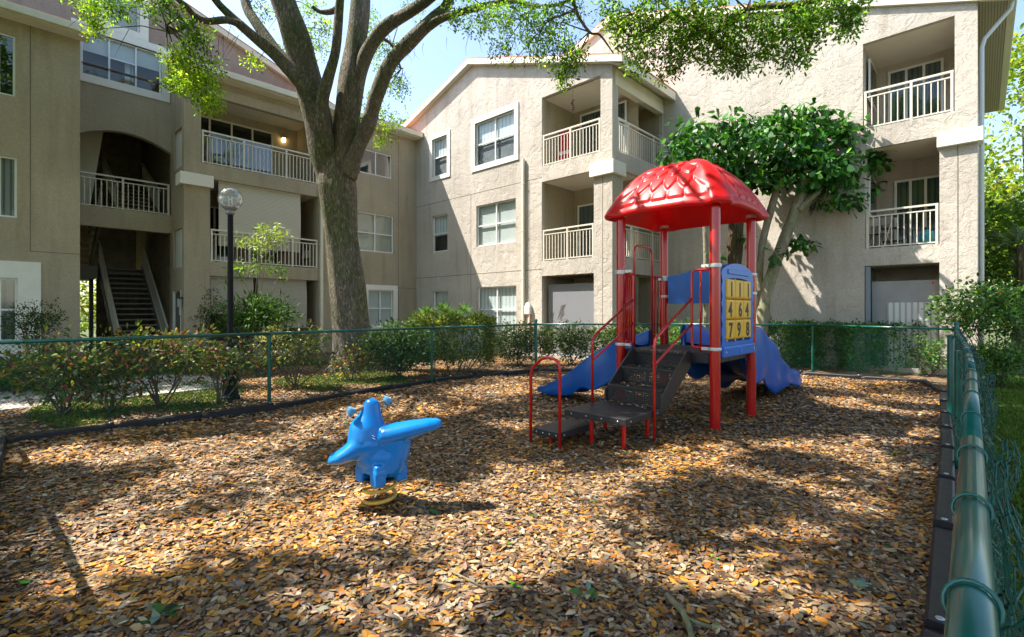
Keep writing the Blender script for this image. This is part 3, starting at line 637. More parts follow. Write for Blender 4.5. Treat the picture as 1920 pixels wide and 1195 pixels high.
# stair tower front with the arch
arx = [lu(p, VA) for p in np.linspace(150, 322, 15)]
def arch_z(a, a0=arx[0], a1=arx[-1]):
    t = (a-a0)/(a1-a0); zl_, zm, zr_ = lz(150, 249, VA), lz(222, 246, VA), lz(322, 289, VA)
    return zl_*(1-t)*(1-2*t) + zm*4*t*(1-t) + zr_*t*(2*t-1)
aL, aR = uE-.9, lu(322, VA)
zr2 = lz(320, 404, VA)                                    # half landing
arch = lambda a: arch_z(max(a, arx[0]))
SH0 = lz(322, 438, VA)
tw_w = lrect(156, 301, 72, 166, VA); 
uw0, uw1 = lu(152, VA), lu(303, VA); zw1, zw0 = lz(300, 100, VA), lz(300, 176, VA)
zt1_, zt0_ = lz(260, 52, VA)-.1, 0
facade(wall, P4, aL, uc0, EAVE, [(aL+.02, aR, zr2, arch, arx), (aL+.02, aR, 0, SH0), (uw0, uw1, zw0, EAVE-.001)], reveal=.22)
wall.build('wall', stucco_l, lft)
# return walls
rt = MB()
facade(rt, lambda a, d, z: (uc0+d, a, z), VL, VA, EAVE, [(VL+.25, VL+1.15, z3-.15, z3+1.05), (VL+.2, VL+1.25, z2-.2, z2+1.0), (VL+.35, VL+1.3, 0, 2.15)], reveal=.1)
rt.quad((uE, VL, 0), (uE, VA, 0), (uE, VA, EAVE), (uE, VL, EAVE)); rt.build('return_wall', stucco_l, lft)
PRt = lambda a, d, z: (uc0+d, a, z)
for zz in (z3-.15, z2-.2):
    m = MB(); pbox(m, PRt, VL+.25, VL+1.2, .06, .1, zz, zz+1.2); m.build('shutter_panel', simple('white_shutter', (.66, .65, .58), .6) if 'white_shutter' not in MATS else MATS['white_shutter'], lft)
m = MB(); pbox(m, PRt, VL+.40, VL+1.26, .06, .1, 0, 2.1); dr = m.build('door', simple('dark_door', (.03, .028, .03), .4), lft)
m = MB(); pbox(m, PRt, VL+1.26, VL+1.30, -.01, .1, 0, 2.15); pbox(m, PRt, VL+.35, VL+.40, -.01, .1, 0, 2.15); m.build('door_frame', frame_m, dr)
m = MB(); pbox(m, PRt, VL+.6, VL+.8, .052, .06, 1.4, 1.65); m.build('door_notice', frame_m, dr)
wl = thing('wall_lantern', 'black lantern on the pier beside the dark ground floor door', 'lamp', to_w(uc0-.08, VL+.14), ROT)
MB().box(-.06, .05, -.05, .05, 1.65, 1.9).build('lantern_glass', MATS['frosted'], wl, bevel=.01); MB().box(-.08, .07, -.07, .07, 1.9, 1.95).build('lantern_cap', doorframe_m, wl)
# upper gable wall behind the eaves
vg0 = on_v(532, 146, VA); vg1 = on_v(338, 15, VA); sg = (vg1[1]-vg0[1])/(vg0[0]-vg1[0])
uR_ = vg0[0] + (vg0[1]-EAVE)/sg; uRid = uR_ - 9.5
def top_g(u): return vg0[1] + (vg0[0]-u)*sg if u > uRid else vg0[1] + (vg0[0]-uRid)*sg - (uRid-u)*sg
P5 = PL(VA+.012)
ut0, ut1 = lu(203, VA), lu(262, VA); ztw0, ztw1 = lz(260, 62, VA), lz(260, 62, VA)+1.15
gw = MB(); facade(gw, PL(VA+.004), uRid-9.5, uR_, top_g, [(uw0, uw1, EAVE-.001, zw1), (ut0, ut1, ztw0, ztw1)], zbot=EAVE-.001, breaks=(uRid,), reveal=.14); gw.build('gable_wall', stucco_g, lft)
# the big tower window: one row of three with a square light above, cream surround
q = .22
wt = window(lft, P4, uw0, uw1, zw0, zw1, nx=3, nz=1, blind=(venetian_m, .42), depth=.14, gl=glass_m)
x1 = uw0+(uw1-uw0)/3; x2 = uw0+(uw1-uw0)*2/3
tr = MB(); pbox(tr, P4, x1+.02, x2-.02, .07, .12, (zw0+zw1)/2+.05, (zw0+zw1)/2+.09); tr.build('sash_rail', frame_m, wt)
m = MB(); pbox(m, P4, x1+.4, x1+.62, .30, .31, zw0, zw0+.9); m.build('curtain', curtx_m, wt)
tr = MB()
pbox(tr, P4, uw0-q, uw0, -.03, .03, zw0-q, zw1+q); pbox(tr, P4, uw1, uw1+q, -.03, .03, zw0-q, zw1+q)
pbox(tr, P4, uw0, uw1, -.03, .03, zw0-q, zw0); pbox(tr, P4, uw0, uw1, -.03, .03, zw1, zw1+q)
pbox(tr, P4, ut0-q, ut0, -.034, .034, zw1+q, ztw1+q); pbox(tr, P4, ut1, ut1+q, -.034, .034, zw1+q, ztw1+q)
pbox(tr, P4, ut0, ut1, -.034, .034, zw1+q, ztw0); pbox(tr, P4, ut0, ut1, -.034, .034, ztw1, ztw1+q); tr.build('window_trim', trim_m, wt)
window(lft, P4, ut0, ut1, max(ztw0, zw1+q), ztw1, nx=1, nz=1, blind=bamboo_m, depth=.14, gl=glass_m)
# windows of the flat walls
window(lft, P3, *lw3, nx=2, nz=1, blind=None, gl=dglass_m)
window(lft, P3, *lw2, nx=2, nz=2, blind=bamboo_m, gl=glass_m, zsplit=(0, .48, 1))
window(lft, P3, *lw1, nx=2, nz=2, blind=venetian_m, gl=glass_m, trim=.2)
window(lft, P3, *nw3, nx=2, nz=1, blind=None, gl=dglass_m); window(lft, P3, *nw2, nx=2, nz=1, blind=vertx_m, gl=glass_m); window(lft, P3, *nw1, nx=2, nz=2, blind=curtx_m, gl=dglass_m, trim=.42)
joints(lft, P3, [(lu(57), lz(57, 472), lu(57), EAVE), (lu(57), lz(100, 474), uE, lz(100, 474)), (lu(747), 0, lu(747), EAVE), (lu(690), z2-.6, 0, z2-.6)])
# balconies of the left wing
for op in (L3, L2, L1):
    loggia(lft, P3, op[0], op[1], op[2], op[3], 1.8, stucco_l, zc=(op[3]+.25 if op is L3 else op[3]), floor=True)
railing(lft, P3, L3[0]+.02, L3[1]-.02, z3, 1.02, posts=(.33, .70)); railing(lft, P3, L2[0]+.02, L2[1]-.02, z2, 1.02, posts=(.33, .74))
sliding_door(lft, P3, L3[0]+.02, L3[0]+2.75, z3, z3+2.05, 4, 1.79, fm=rail_m, blind=None)
sliding_door(lft, P3, L2[0]+.1, L2[0]+1.1, z2, z2+2.05, 2, 1.79, blind=None); sliding_door(lft, P3, L1[0]+.1, L1[1]-.1, .12, 2.1, 4, 1.79, fm=doorframe_m, blind=None)
sb0, sb1 = lu(412), lu(566)
def shade(px0, px1, zt_, zb_, d, mat, lab, nm='roller_shade', bow=.05):
    a0, a1 = lu(px0), lu(px1); n = 14; t = thing(nm, lab, 'blind', to_w((a0+a1)/2, VL+d, 0), ROT)
    x0 = a0-(a0+a1)/2; vs = [(x0*(1 if j else 1)*(1-2*i), -bow*math.sin(math.pi*j/n), zt_+(zb_-zt_)*j/n) for j in range(n+1) for i in (0, 1)]
    m = MB(); m.add(vs, [(2*j, 2*j+1, 2*j+3, 2*j+2) for j in range(n)]); m.build('shade_cloth', mat, t, smooth=True)
    MB().box(x0, -x0, -.02, .02, zb_-.02, zb_+.02).build('bottom_bar', mat, t); MB().box(x0, -x0, -.03, .03, zt_-.05, zt_+.02).build('headrail', mat, t)
shade(412, 566, L2[3]-.01, z2+.55, .14, bamboo_m, 'large pale woven shade let down over the middle floor balcony behind the lamp post')
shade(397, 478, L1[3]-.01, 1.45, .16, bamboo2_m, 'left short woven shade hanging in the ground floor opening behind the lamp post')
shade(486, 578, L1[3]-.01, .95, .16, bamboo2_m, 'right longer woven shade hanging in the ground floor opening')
capz0, capz1 = lz(392, 353), lz(392, 331)
MB().box(uc0-.12, uc1+.1, VL-.12, VL+.45, capz0, capz1).build('pier_capital', trim_m, lft, bevel=.012)
downspout(lft, P3, lu(601), .1, lz(601, 345), .05)
MB().box(ub0-.05, ub1+.1, VL-.06, VL+.14, zh3-.004, zh3+.30).build('eave_beam', stucco_l, lft)
# wall lamp that is lit on the top balcony
ll = thing('wall_lantern', 'lit lantern on the back wall of the top left balcony', 'lamp', to_w(on_v(532, 262, VL+1.72)[0], VL+1.72), ROT); zl = on_v(532, 262, VL+1.72)[1]
em, et, eb = new_mat('lamp_lit'); eb.inputs['Emission Color'].default_value = (1, .72, .35, 1); eb.inputs['Emission Strength'].default_value = 3.0; eb.inputs['Base Color'].default_value = (.8, .7, .5, 1)
MB().box(-.055, .055, -.06, .04, zl-.09, zl+.06).build('lantern_glass', em, ll, bevel=.01); MB().box(-.07, .07, -.08, .06, zl+.06, zl+.10).build('lantern_cap', doorframe_m, ll)
# furniture behind the middle floor railing
tb_ = thing('table_lamp', 'table lamp with a cream shade on the middle left balcony', 'lamp', to_w(on_v(577, 470, VL+.9)[0], VL+.9), ROT)
m = MB(); m.lathe([(.17, z2+.72), (.24, z2+.42)], 20); m.build('lamp_shade', simple('lamp_shade_cloth', (.55, .48, .36), .9), tb_, smooth=True)
m = MB(); m.lathe([(.09, z2+.02), (.09, z2+.05), (.02, z2+.08), (.02, z2+.5)], 14); m.build('lamp_base', stwood_m, tb_)
sd = thing('side_table', 'brown wooden cabinet on the middle left balcony', 'table', to_w(on_v(538, 470, VL+1.0)[0], VL+1.0), ROT)
MB().box(-.35, .35, -.2, .2, z2+.1, z2+.55).build('cabinet_body', simple('brown_wood', (.16, .075, .03), .5, noise=.3), sd, bevel=.01); MB().box(-.38, .38, -.23, .23, z2+.55, z2+.6).build('table_top', MATS['brown_wood'], sd)
for sx in (-.3, .3):
    MB().box(sx-.03, sx+.03, -.17, .17, z2, z2+.1).build('foot', MATS['brown_wood'], sd)
fp = thing('flower_pot', 'white pot with a green plant at the left end of the middle left balcony', 'plant pot', to_w(on_v(417, 480, VL+.6)[0], VL+.6), ROT)
m = MB(); m.lathe([(0, z2), (.10, z2), (.13, z2+.22), (.11, z2+.22), (.10, z2+.2), (0, z2+.2)], 16); m.build('pot', frame_m, fp)
n = 60; P_ = np.array([[0, 0, z2+.2]])+rng.normal(0, .03, (n, 3)); D_ = rdir(n); D_[:, 2] = np.abs(D_[:, 2])+.7
o = link(leaf_mesh('leaves', P_, D_, rdir(n), .3*(.6+.4*rng.random(n)), .03, pal(n, [(.05, .14, .02)], [1]), shrub_m, 'lance'), 'leaves', fp)
# eaves, gutters and roofs of the left wing
def eave(u0, u1, v, z, par):
    g = MB(); g.box(u0, u1, v-.55, v-.43, z-.02, z+.17); g.build('gutter', fascia_m, par, bevel=.02)
    s = MB(); s.box(u0, u1, v-.43, v, z-.04, z-.001); s.build('soffit', ceil_m, par)
    fb = MB(); fb.box(u0, u1, v-.43, v-.40, z+.001, z+.13); fb.build('fascia_board', fascia_m, par)
eave(uc0-.15, -.06, VL, EAVE, lft); eave(uE-9, uE+.18, VL, EAVE, lft)
m = MB(); slab(m, [(uc0-.15, VL-.5, EAVE+.2), (0.0, VL-.5, EAVE+.2), (0.0, VA, EAVE+.85), (uc0-.15, VA, EAVE+.85)], .05)
slab(m, [(uE-9, VL-.5, EAVE+.2), (uE+.18, VL-.5, EAVE+.2), (uE+.18, VA, EAVE+.85), (uE-9, VA, EAVE+.85)], .05)
def gp_(u, v): return (u, v, top_g(u)+.2)
slab(m, [gp_(uRid, VA-.18), gp_(uR_+.6, VA-.18), gp_(uR_+.6, VA+9), gp_(uRid, VA+9)], .05); slab(m, [gp_(uRid-9.8, VA-.18), gp_(uRid, VA-.18), gp_(uRid, VA+9), gp_(uRid-9.8, VA+9)], .05)
slab(m, [(uR_+.3, VA-.2, EAVE+.75), (0.0, VA-.2, EAVE+.75), (0.0, VA+7, EAVE+.5), (uR_+.3, VA+7, EAVE+.5)], .05)
m.build('roof', tile_m, lft)
m = MB()
for u0, u1 in ((uRid, uR_+.55), (uRid-9.8, uRid)):
    a, b = top_g(u0), top_g(u1)
    m.add([(u0, VA-.18, a+.15), (u1, VA-.18, b+.15), (u1, VA-.18, b-.03), (u0, VA-.18, a-.03), (u0, VA, a+.15), (u1, VA, b+.15), (u1, VA, b-.03), (u0, VA, a-.03)], [(0, 1, 2, 3), (3, 2, 6, 7), (0, 4, 5, 1), (0, 3, 7, 4), (1, 5, 6, 2), (4, 7, 6, 5)])
m.build('fascia_board', fascia_m, lft)
m = MB(); m.quad((uE-9, VA+8.9, 0), (aL-.6, VA+8.9, 0), (aL-.6, VA+8.9, 9), (uE-9, VA+8.9, 9)).quad((aR+.2, VA+8.9, 0), (0, VA+8.9, 0), (0, VA+8.9, 9), (aR+.2, VA+8.9, 9)).quad((uE-9, VL, 0), (uE-9, VA+8.9, 0), (uE-9, VA+8.9, 9), (uE-9, VL, 9))
m.quad((aL-.6, VA+8.9, 3.4), (aR+.2, VA+8.9, 3.4), (aR+.2, VA+8.9, 9), (aL-.6, VA+8.9, 9)); m.build('back_wall', stucco_l, lft)
# stair hall behind the arch
hall = MB(); hu0, hu1, hv1 = aL-.6, aR+.12, VA+8.9
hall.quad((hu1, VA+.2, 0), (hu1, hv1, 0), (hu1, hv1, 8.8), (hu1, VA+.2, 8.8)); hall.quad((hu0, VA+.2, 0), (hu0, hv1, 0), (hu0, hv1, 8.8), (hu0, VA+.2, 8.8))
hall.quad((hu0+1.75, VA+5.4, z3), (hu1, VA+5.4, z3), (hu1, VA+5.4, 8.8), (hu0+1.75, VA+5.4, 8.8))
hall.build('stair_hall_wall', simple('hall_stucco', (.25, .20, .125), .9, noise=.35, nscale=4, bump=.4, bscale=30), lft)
m = MB(); m.quad((hu0, VA+.2, 8.6), (hu1, VA+.2, 8.6), (hu1, hv1, 8.6), (hu0, hv1, 8.6)); m.build('hall_ceiling', ceil_m, lft)
m = MB(); m.quad((hu0+.2, VA+1.6, zr2+.2), (hu0+2.0, VA+1.2, zr2+.2), (hu0+2.5, VA+1.2, 8.6), (hu0+.2, VA+1.6, 8.6)); m.build('stair_soffit', ceil_m, lft)
stair = thing('staircase', 'grey open riser staircase rising through the arched stair hall', 'staircase', CO, ROT)
def flight(u0, u1, v0, v1, z0, z1, n, rail=True, tm=None, sm=None):
    for i in range(n):
        t = (i+.5)/n; v = v0+(v1-v0)*t; z = z0+(z1-z0)*(i+1)/n
        MB().box(u0, u1, v-.15, v+.15, z-.05, z).build('tread', tm or stair_m, stair)
    for u in (u0-.05, u1+.05):
        m = MB(); m.beam((u, v0-.1, z0+.02), (u, v1+.1, z1+.02), .06, .30); m.build('stringer', sm or stair_m, stair)
        if rail:
            m = MB(); m.beam((u, v0-.05, z0+.98), (u, v1+.05, z1+.98), .05, .05); m.beam((u, v0-.05, z0+.28), (u, v1+.05, z1+.28), .03, .03)
            k = 26
            for i in range(k+1):
                t = i/k; m.box(u-.008, u+.008, v0+(v1-v0)*t-.008, v0+(v1-v0)*t+.008, z0+(z1-z0)*t+.28, z0+(z1-z0)*t+.98)
            m.build('stair_railing', rail_m, stair)
su1_ = hu1-.25; su0_ = su1_-1.15
flight(su0_, su1_, VA+.2, VA+4.0, 0.0, z2, 17)
flight(hu0+.5, su0_-.35, VA+4.2, VA+1.3, z2, zr2, 8, rail=True, tm=stwood_m, sm=stwood_m)
flight(su0_+.1, su1_, VA+1.3, VA+4.0, zr2, z3, 8, rail=True, tm=stwood_m)
flight(hu0+.45, hu0+1.55, VA+8.2, VA+5.8, .0, z2*.75, 11, rail=False, tm=stwood_m, sm=stwood_m)
m = MB(); m.box(hu0, su0_-.2, VA+3.0, VA+5.4, z2-.42, z2).box(su0_-.2, hu1, VA+4.15, VA+5.4, z2-.2, z2).box(hu0, hu1, VA+.22, VA+1.2, zr2-.25, zr2-.002).box(hu0, hu1, VA+4.15, VA+5.39, z3-.2, z3)
m.build('landing', stair_m, stair)
m = MB(); m.box(su0_-.3, su0_-.18, VA+4.2, VA+4.35, 0, z3); m.box(hu0+1.9, hu0+2.0, VA+5.2, VA+5.3, 0, z2); m.build('support_column', doorframe_m, stair)
railing(stair, P4, aL+.1, aR-.04, zr2, 1.0, d=.1, posts=(.62,))
MB().quad((su0_-.12, VA+4.14, 0), (hu1, VA+4.14, 0), (hu1, VA+4.14, z2-.2), (su0_-.12, VA+4.14, z2-.2)).build('stair_back_wall', simple('brown_boards', (.16, .115, .07), .8, noise=.4, nscale=5), lft)
MB().quad((su0_-.1, VA+4.8, z2), (su1_, VA+4.8, z2), (su1_, VA+4.8, z3), (su0_-.1, VA+4.8, z3)).build('screen_wall', MATS['hall_stucco'], lft)
# ------------------------------------------------------------------ ground, playground edge, fences
PLAY = [(-5.88, 5.69), (-3.79, 7.74), (-1.71, 10.59), (0.61, 12.52), (6.92, 11.9), (8.72, 10.5), (7.80, 8.95), (4.72, 5.37), (3.0, 3.44), (2.03, 2.35), (-0.2, 0.1), (-3.34, 3.05)]
def inpoly(P, poly):
    x, y = P[:, 0], P[:, 1]; c = np.zeros(len(P), bool); n = len(poly)
    for i in range(n):
        x0, y0 = poly[i]; x1, y1 = poly[(i+1) % n]
        k = ((y0 > y) != (y1 > y)) & (x < (x1-x0)*(y-y0)/((y1-y0) if abs(y1-y0) > 1e-9 else 1e-9)+x0); c ^= k
    return c
SPR = gp(712, 950)
def hgt(x, y):
    h = .016*np.sin(1.7*x+.6*y+.4)*np.cos(1.3*y-.7*x) + .010*np.sin(4.1*x+1.9*y)*np.sin(3.3*y-2.2*x) + .006*np.sin(9.1*x)*np.sin(8.3*y+1)
    return h + .075*np.exp(-((x-SPR.x)**2+(y-SPR.y)**2)/.045) - .03*np.exp(-((x-SPR.x)**2+(y-SPR.y)**2)/.4)
def soilmat():
    m, t, b = new_mat('leaf_mulch'); b.inputs['Roughness'].default_value = .9; b.inputs['Specular IOR Level'].default_value = .15
    tc = N(t, 'ShaderNodeTexCoord'); v = N(t, 'ShaderNodeTexVoronoi', Scale=42.0, Randomness=1.0); n = N(t, 'ShaderNodeTexNoise', Scale=8.0, Detail=6.0)
    mp = N(t, 'ShaderNodeMapping'); mp.inputs['Scale'].default_value = (1, .55, 1); mp.inputs['Rotation'].default_value = (0, 0, .5)
    L(t, tc.outputs['Object'], n.inputs['Vector']); wv = N(t, 'ShaderNodeMix', data_type='VECTOR'); wv.inputs[0].default_value = .12
    L(t, tc.outputs['Object'], wv.inputs[4]); L(t, n.outputs['Color'], wv.inputs[5]); L(t, wv.outputs[1], mp.inputs['Vector']); L(t, mp.outputs[0], v.inputs['Vector'])
    s = N(t, 'ShaderNodeSeparateColor'); L(t, v.outputs['Color'], s.inputs[0])
    r = ramp(t, s.outputs[0], [(0, (.05, .035, .022)), (.3, (.14, .095, .055)), (.55, (.27, .19, .12)), (.75, (.33, .17, .06)), (1, (.36, .29, .21))])
    mx = N(t, 'ShaderNodeMix', data_type='RGBA', blend_type='MULTIPLY'); mx.inputs[0].default_value = 1
    r2 = ramp(t, n.outputs['Fac'], [(.3, (.5, .5, .5)), (.65, (1, 1, 1))]); L(t, r.outputs[0], mx.inputs[6]); L(t, r2.outputs[0], mx.inputs[7]); L(t, mx.outputs[2], b.inputs['Base Color'])
    bp = N(t, 'ShaderNodeBump', Strength=.9, Distance=.02); L(t, s.outputs[1], bp.inputs['Height']); L(t, bp.outputs[0], b.inputs['Normal']); return m
mulch_m = soilmat()
def lawnmat():
    m, t, b = new_mat('lawn_soil'); b.inputs['Roughness'].default_value = .95
    tc = N(t, 'ShaderNodeTexCoord'); n = N(t, 'ShaderNodeTexNoise', Scale=.9, Detail=8.0, Roughness=.7); L(t, tc.outputs['Object'], n.inputs['Vector'])
    n2 = N(t, 'ShaderNodeTexNoise', Scale=30.0, Detail=5.0); L(t, tc.outputs['Object'], n2.inputs['Vector'])
    r = ramp(t, n.outputs['Fac'], [(.36, (.15, .11, .065)), (.48, (.075, .105, .025)), (.7, (.045, .09, .016))])
    r2 = ramp(t, n2.outputs['Fac'], [(.3, (.55, .55, .5)), (.7, (1.25, 1.2, 1.1))])
    mx = N(t, 'ShaderNodeMix', data_type='RGBA', blend_type='MULTIPLY'); mx.inputs[0].default_value = 1; L(t, r.outputs[0], mx.inputs[6]); L(t, r2.outputs[0], mx.inputs[7]); L(t, mx.outputs[2], b.inputs['Base Color'])
    bp = N(t, 'ShaderNodeBump', Strength=.8, Distance=.03); L(t, n2.outputs['Fac'], bp.inputs['Height']); L(t, bp.outputs[0], b.inputs['Normal']); return m
g = MB(); g.quad((-300, -60, -.10), (300, -60, -.10), (300, 500, -.10), (-300, 500, -.10)); structure(g.build('ground', lawnmat()))
# mulch bed under the leaves, a gently uneven sheet
gx = np.arange(-13, 12.01, .12); gy = np.arange(-1.5, 19.01, .12); X, Y = np.meshgrid(gx, gy); Z = hgt(X, Y)-.015
V_ = np.stack([X, Y, Z], -1).reshape(-1, 3); nx, ny = len(gx), len(gy); ii = (np.arange(ny-1)[:, None]*nx + np.arange(nx-1)[None]).ravel()
me = np_mesh('mulch_bed', V_, np.stack([ii, ii+1, ii+nx+1, ii+nx], 1), mulch_m, smooth=True); structure(link(me, 'mulch_bed'))
# concrete footpaths
def path_strip(name, u0, u1, v0, v1, n, z=.03):
    pv = []
    for i in range(n):
        a, b = u0+(u1-u0)*i/n+.006, u0+(u1-u0)*(i+1)/n-.006; pv.append((a, b))
    p = MB(); p.box(u0, u1, v0+.01, v1-.01, -.09, z-.03); o = structure(p.build(name, conc_m, loc=CO)); o.rotation_euler = (0, 0, ROT)
    for a, b in pv: MB().box(a, b, v0, v1, -.05, z).build('paving_slab', conc_m, o, bevel=.008)
def uvp(px, py): p = gp(px, py); return to_b(p)
pv0 = uvp(0, 772)[1]; pv1 = uvp(0, 738)[1]
path_strip('footpath', -18, -9.0, pv0, pv1, 6)
path_strip('entry_path', -10.9, -9.3, pv1, VL+1.2, 4)
p0 = uvp(1885, 742); p1 = uvp(1885, 700)
path_strip('side_path', UR-2.5, UR+16, vE-3.6, vE-2.2, 10)

# edging: overlapping black plastic timbers with pins
edge_t = thing('playground_edging', 'low black plastic edging of overlapping timbers around the leaf covered play area', 'edging', (PLAY[0][0], PLAY[0][1], 0))
for i in range(len(PLAY)):
    a, b = Vector((*PLAY[i], 0)), Vector((*PLAY[(i+1) % len(PLAY)], 0)); ln = (b-a).length; n = max(1, round(ln/1.15)); d = (b-a)/n; ang = math.atan2(d.y, d.x)
    for j in range(n):
        p = a + d*j; q = p + d; l = d.length
        m = MB(); e = .0; w2 = .058
        prof = [(-.02, .070), (.10, .070), (.14, .095), (l-.08, .095), (l-.02, .110), (l+.05, .110), (l+.05, .085)]
        vs, fs = [], []
        for (x, z) in prof:
            for yy, zz in ((-w2, -.06), (-w2, z-.014), (-w2+.016, z), (w2-.016, z), (w2, z-.014), (w2, -.06)): vs.append((x, yy, zz))
        for k in range(len(prof)-1):
            for c in range(5): fs.append((k*6+c, (k+1)*6+c, (k+1)*6+c+1, k*6+c+1))
        fs += [tuple(range(6)), tuple(range((len(prof)-1)*6+5, (len(prof)-1)*6-1, -1))]
        m.add(vs, fs); o = m.build('edging_timber', blackp_m, edge_t, auto=35); o.location = p + Vector((0, 0, hgt(p.x, p.y)*.5-.01)) - Vector((PLAY[0][0], PLAY[0][1], 0)); o.rotation_euler = (0, 0, ang)
        m = MB(); m.ell((l+.01, 0, .112), (.020, .020, .007), 12, 6); m.build('pin', steel_m, o, smooth=True)

# chain link fences
def chainlink(A, B, h=1.15, p=.056, z0=.03, wob=None, r=.0025):
    A, B = np.array(A, float), np.array(B, float); Ln = np.linalg.norm(B-A); d = (B-A)/Ln; nrm = np.array([-d[1], d[0]])
    nw = int(Ln/(p/2)); rows = int(h/(p/2))
    i = np.arange(nw)[:, None]; j = np.arange(rows+1)[None, :]
    s = i*(p/2) + np.where((i+j) % 2 == 0, p/4, -p/4)*1.06; z = z0 + j*(p/2) + 0*i
    off = np.where((i+j) % 2 == 0, r, -r)*1.1
    if wob is not None: ds, dn, dz_ = wob(s, z); s = s+ds; off = off+dn; z = z+dz_
    x = A[0] + d[0]*s + nrm[0]*off; y = A[1] + d[1]*s + nrm[1]*off
    P = np.stack([x, y, z+0*x], -1)
    T = np.zeros_like(P); T[:, 1:-1] = P[:, 2:]-P[:, :-2]; T[:, 0] = P[:, 1]-P[:, 0]; T[:, -1] = P[:, -1]-P[:, -2]; T = unit(T)
    n3 = np.array([nrm[0], nrm[1], 0.0]); Bn = unit(np.cross(T, n3)); 
    ring = [P + r*(n3*math.cos(a) + Bn*math.sin(a)) for a in (0, 2*math.pi/3, 4*math.pi/3)]
    V = np.stack(ring, 2).reshape(-1, 3); R1 = rows+1
    base = (np.arange(nw)[:, None]*R1 + np.arange(rows)[None]).ravel()*3
    Fq = np.concatenate([np.stack([base+a, base+(a+1) % 3, base+3+(a+1) % 3, base+3+a], 1) for a in range(3)])
    return V, Fq
def fence(pts, label, skip_first=False, wobs=None, posts=None, ph=1.22, r=.024, pr=.028, ties=.6, wr=.0029):
    t = thing('chain_link_fence', label, 'fence', (pts[0][0], pts[0][1], 0)); o0 = Vector((pts[0][0], pts[0][1], 0)); Vs, Fs, o = [], [], 0
    for i in range(len(pts)-1):
        a, b = Vector((*pts[i], 0))-o0, Vector((*pts[i+1], 0))-o0
        m = MB(); m.tube([a+Vector((0, 0, 1.2-r)), b+Vector((0, 0, 1.2-r))], r, 20); m.build('rail', green_m, t, smooth=True)
        V, Fq = chainlink((a.x, a.y), (b.x, b.y), wob=wobs, r=wr); Vs.append(V); Fs.append(Fq+o); o += len(V)
        d = (b-a); ln = d.length; n = int(ln/ties)
        if ties:
            for k in range(1, n+1):
                c = a + d*(k-.3+.25*random.random())/n*.98; dn = d.normalized(); s_ = dn.cross(Vector((0, 0, 1)))
                pt = [c + Vector((0, 0, 1.2-r)) + s_*math.cos(q)*(r+.004) + Vector((0, 0, 1))*math.sin(q)*(r+.004) + dn*.01*math.sin(q) for q in np.linspace(-.6, math.pi+.9, 14)]
                m = MB(); m.tube(pt, .0034, 6); m.build('tie_wire', wire_m, t, smooth=True)
    for i, p in enumerate(posts if posts is not None else pts):
        if skip_first and i == 0: continue
        c = Vector((*p[:2], 0))-o0; q = len(p) > 2
        hh = (p[2] if q else 1.2-2*r); rr_ = pr*(1.35 if q else 1)
        m = MB(); m.lathe([(rr_, -.1), (rr_, hh), (rr_*.97, hh+.004), (rr_*1.12, hh+.005), (rr_*1.12, hh+.03), (rr_*.8, hh+.05), (0, hh+.058)] if q else [(rr_, -.1), (rr_, hh), (0, hh+.01)], 18, c); m.build('post', green_m, t, auto=40)
    me = np_mesh('wire_mesh', np.concatenate(Vs), np.concatenate(Fs), wire_m); w_ = link(me, 'wire_mesh', t); w_['kind'] = 'stuff'
    return t
LF = [(-6.15, 5.5), (-3.92, 8.0), (-1.70, 10.49), (.634, 13.1)]
fence(LF, 'green chain link fence along the left side of the play area before the crotons', posts=[LF[0], LF[1], LF[2], (*LF[3], 1.26)])
FF = [(.634, 13.1), (4.1, 13.3), (7.64, 12.6), (8.75, 9.75)]
fence(FF, 'green chain link fence across the far side of the play area before the hedge', skip_first=True, wr=.0015, posts=[FF[0], FF[1], FF[2], (*FF[3], 1.27)])
RF = [(0.0, 0.0), (1.29, 1.39), (2.79, 3.01), (3.84, 4.17), (5.11, 5.6), (6.75, 7.5), (8.75, 9.75)]
def wob(s, z):
    k = .35 + .65*np.sin(1.3*s+1)**2
    dn = -(.040 + .022*np.sin(3.1*s+2*z) + .05*k*np.sin(7*s+5*z)*np.clip(z, .1, 1.2) + .02*np.sin(23*s-11*z))
    dz_ = -.05*k*np.abs(np.sin(4.3*s+.7))*np.clip(z-.5, 0, 1)*1.5 + .02*np.sin(17*s+9*z)
    ds = .035*np.sin(6*z+3*s) + .018*np.sin(19*z+13*s)
    return ds, dn, dz_
fence(RF, 'green chain link fence with buckled wire along the right side of the play area', wobs=wob, wr=.0026, ties=.47, posts=[(4.35, 4.83), (6.41, 7.24, 1.14)], r=.0235, pr=.03)
NF = [(-6.15, 5.5), (-3.0, 2.68), (0.0, 0.0)]
fence(NF, 'green chain link fence along the near left edge below the camera', skip_first=True)

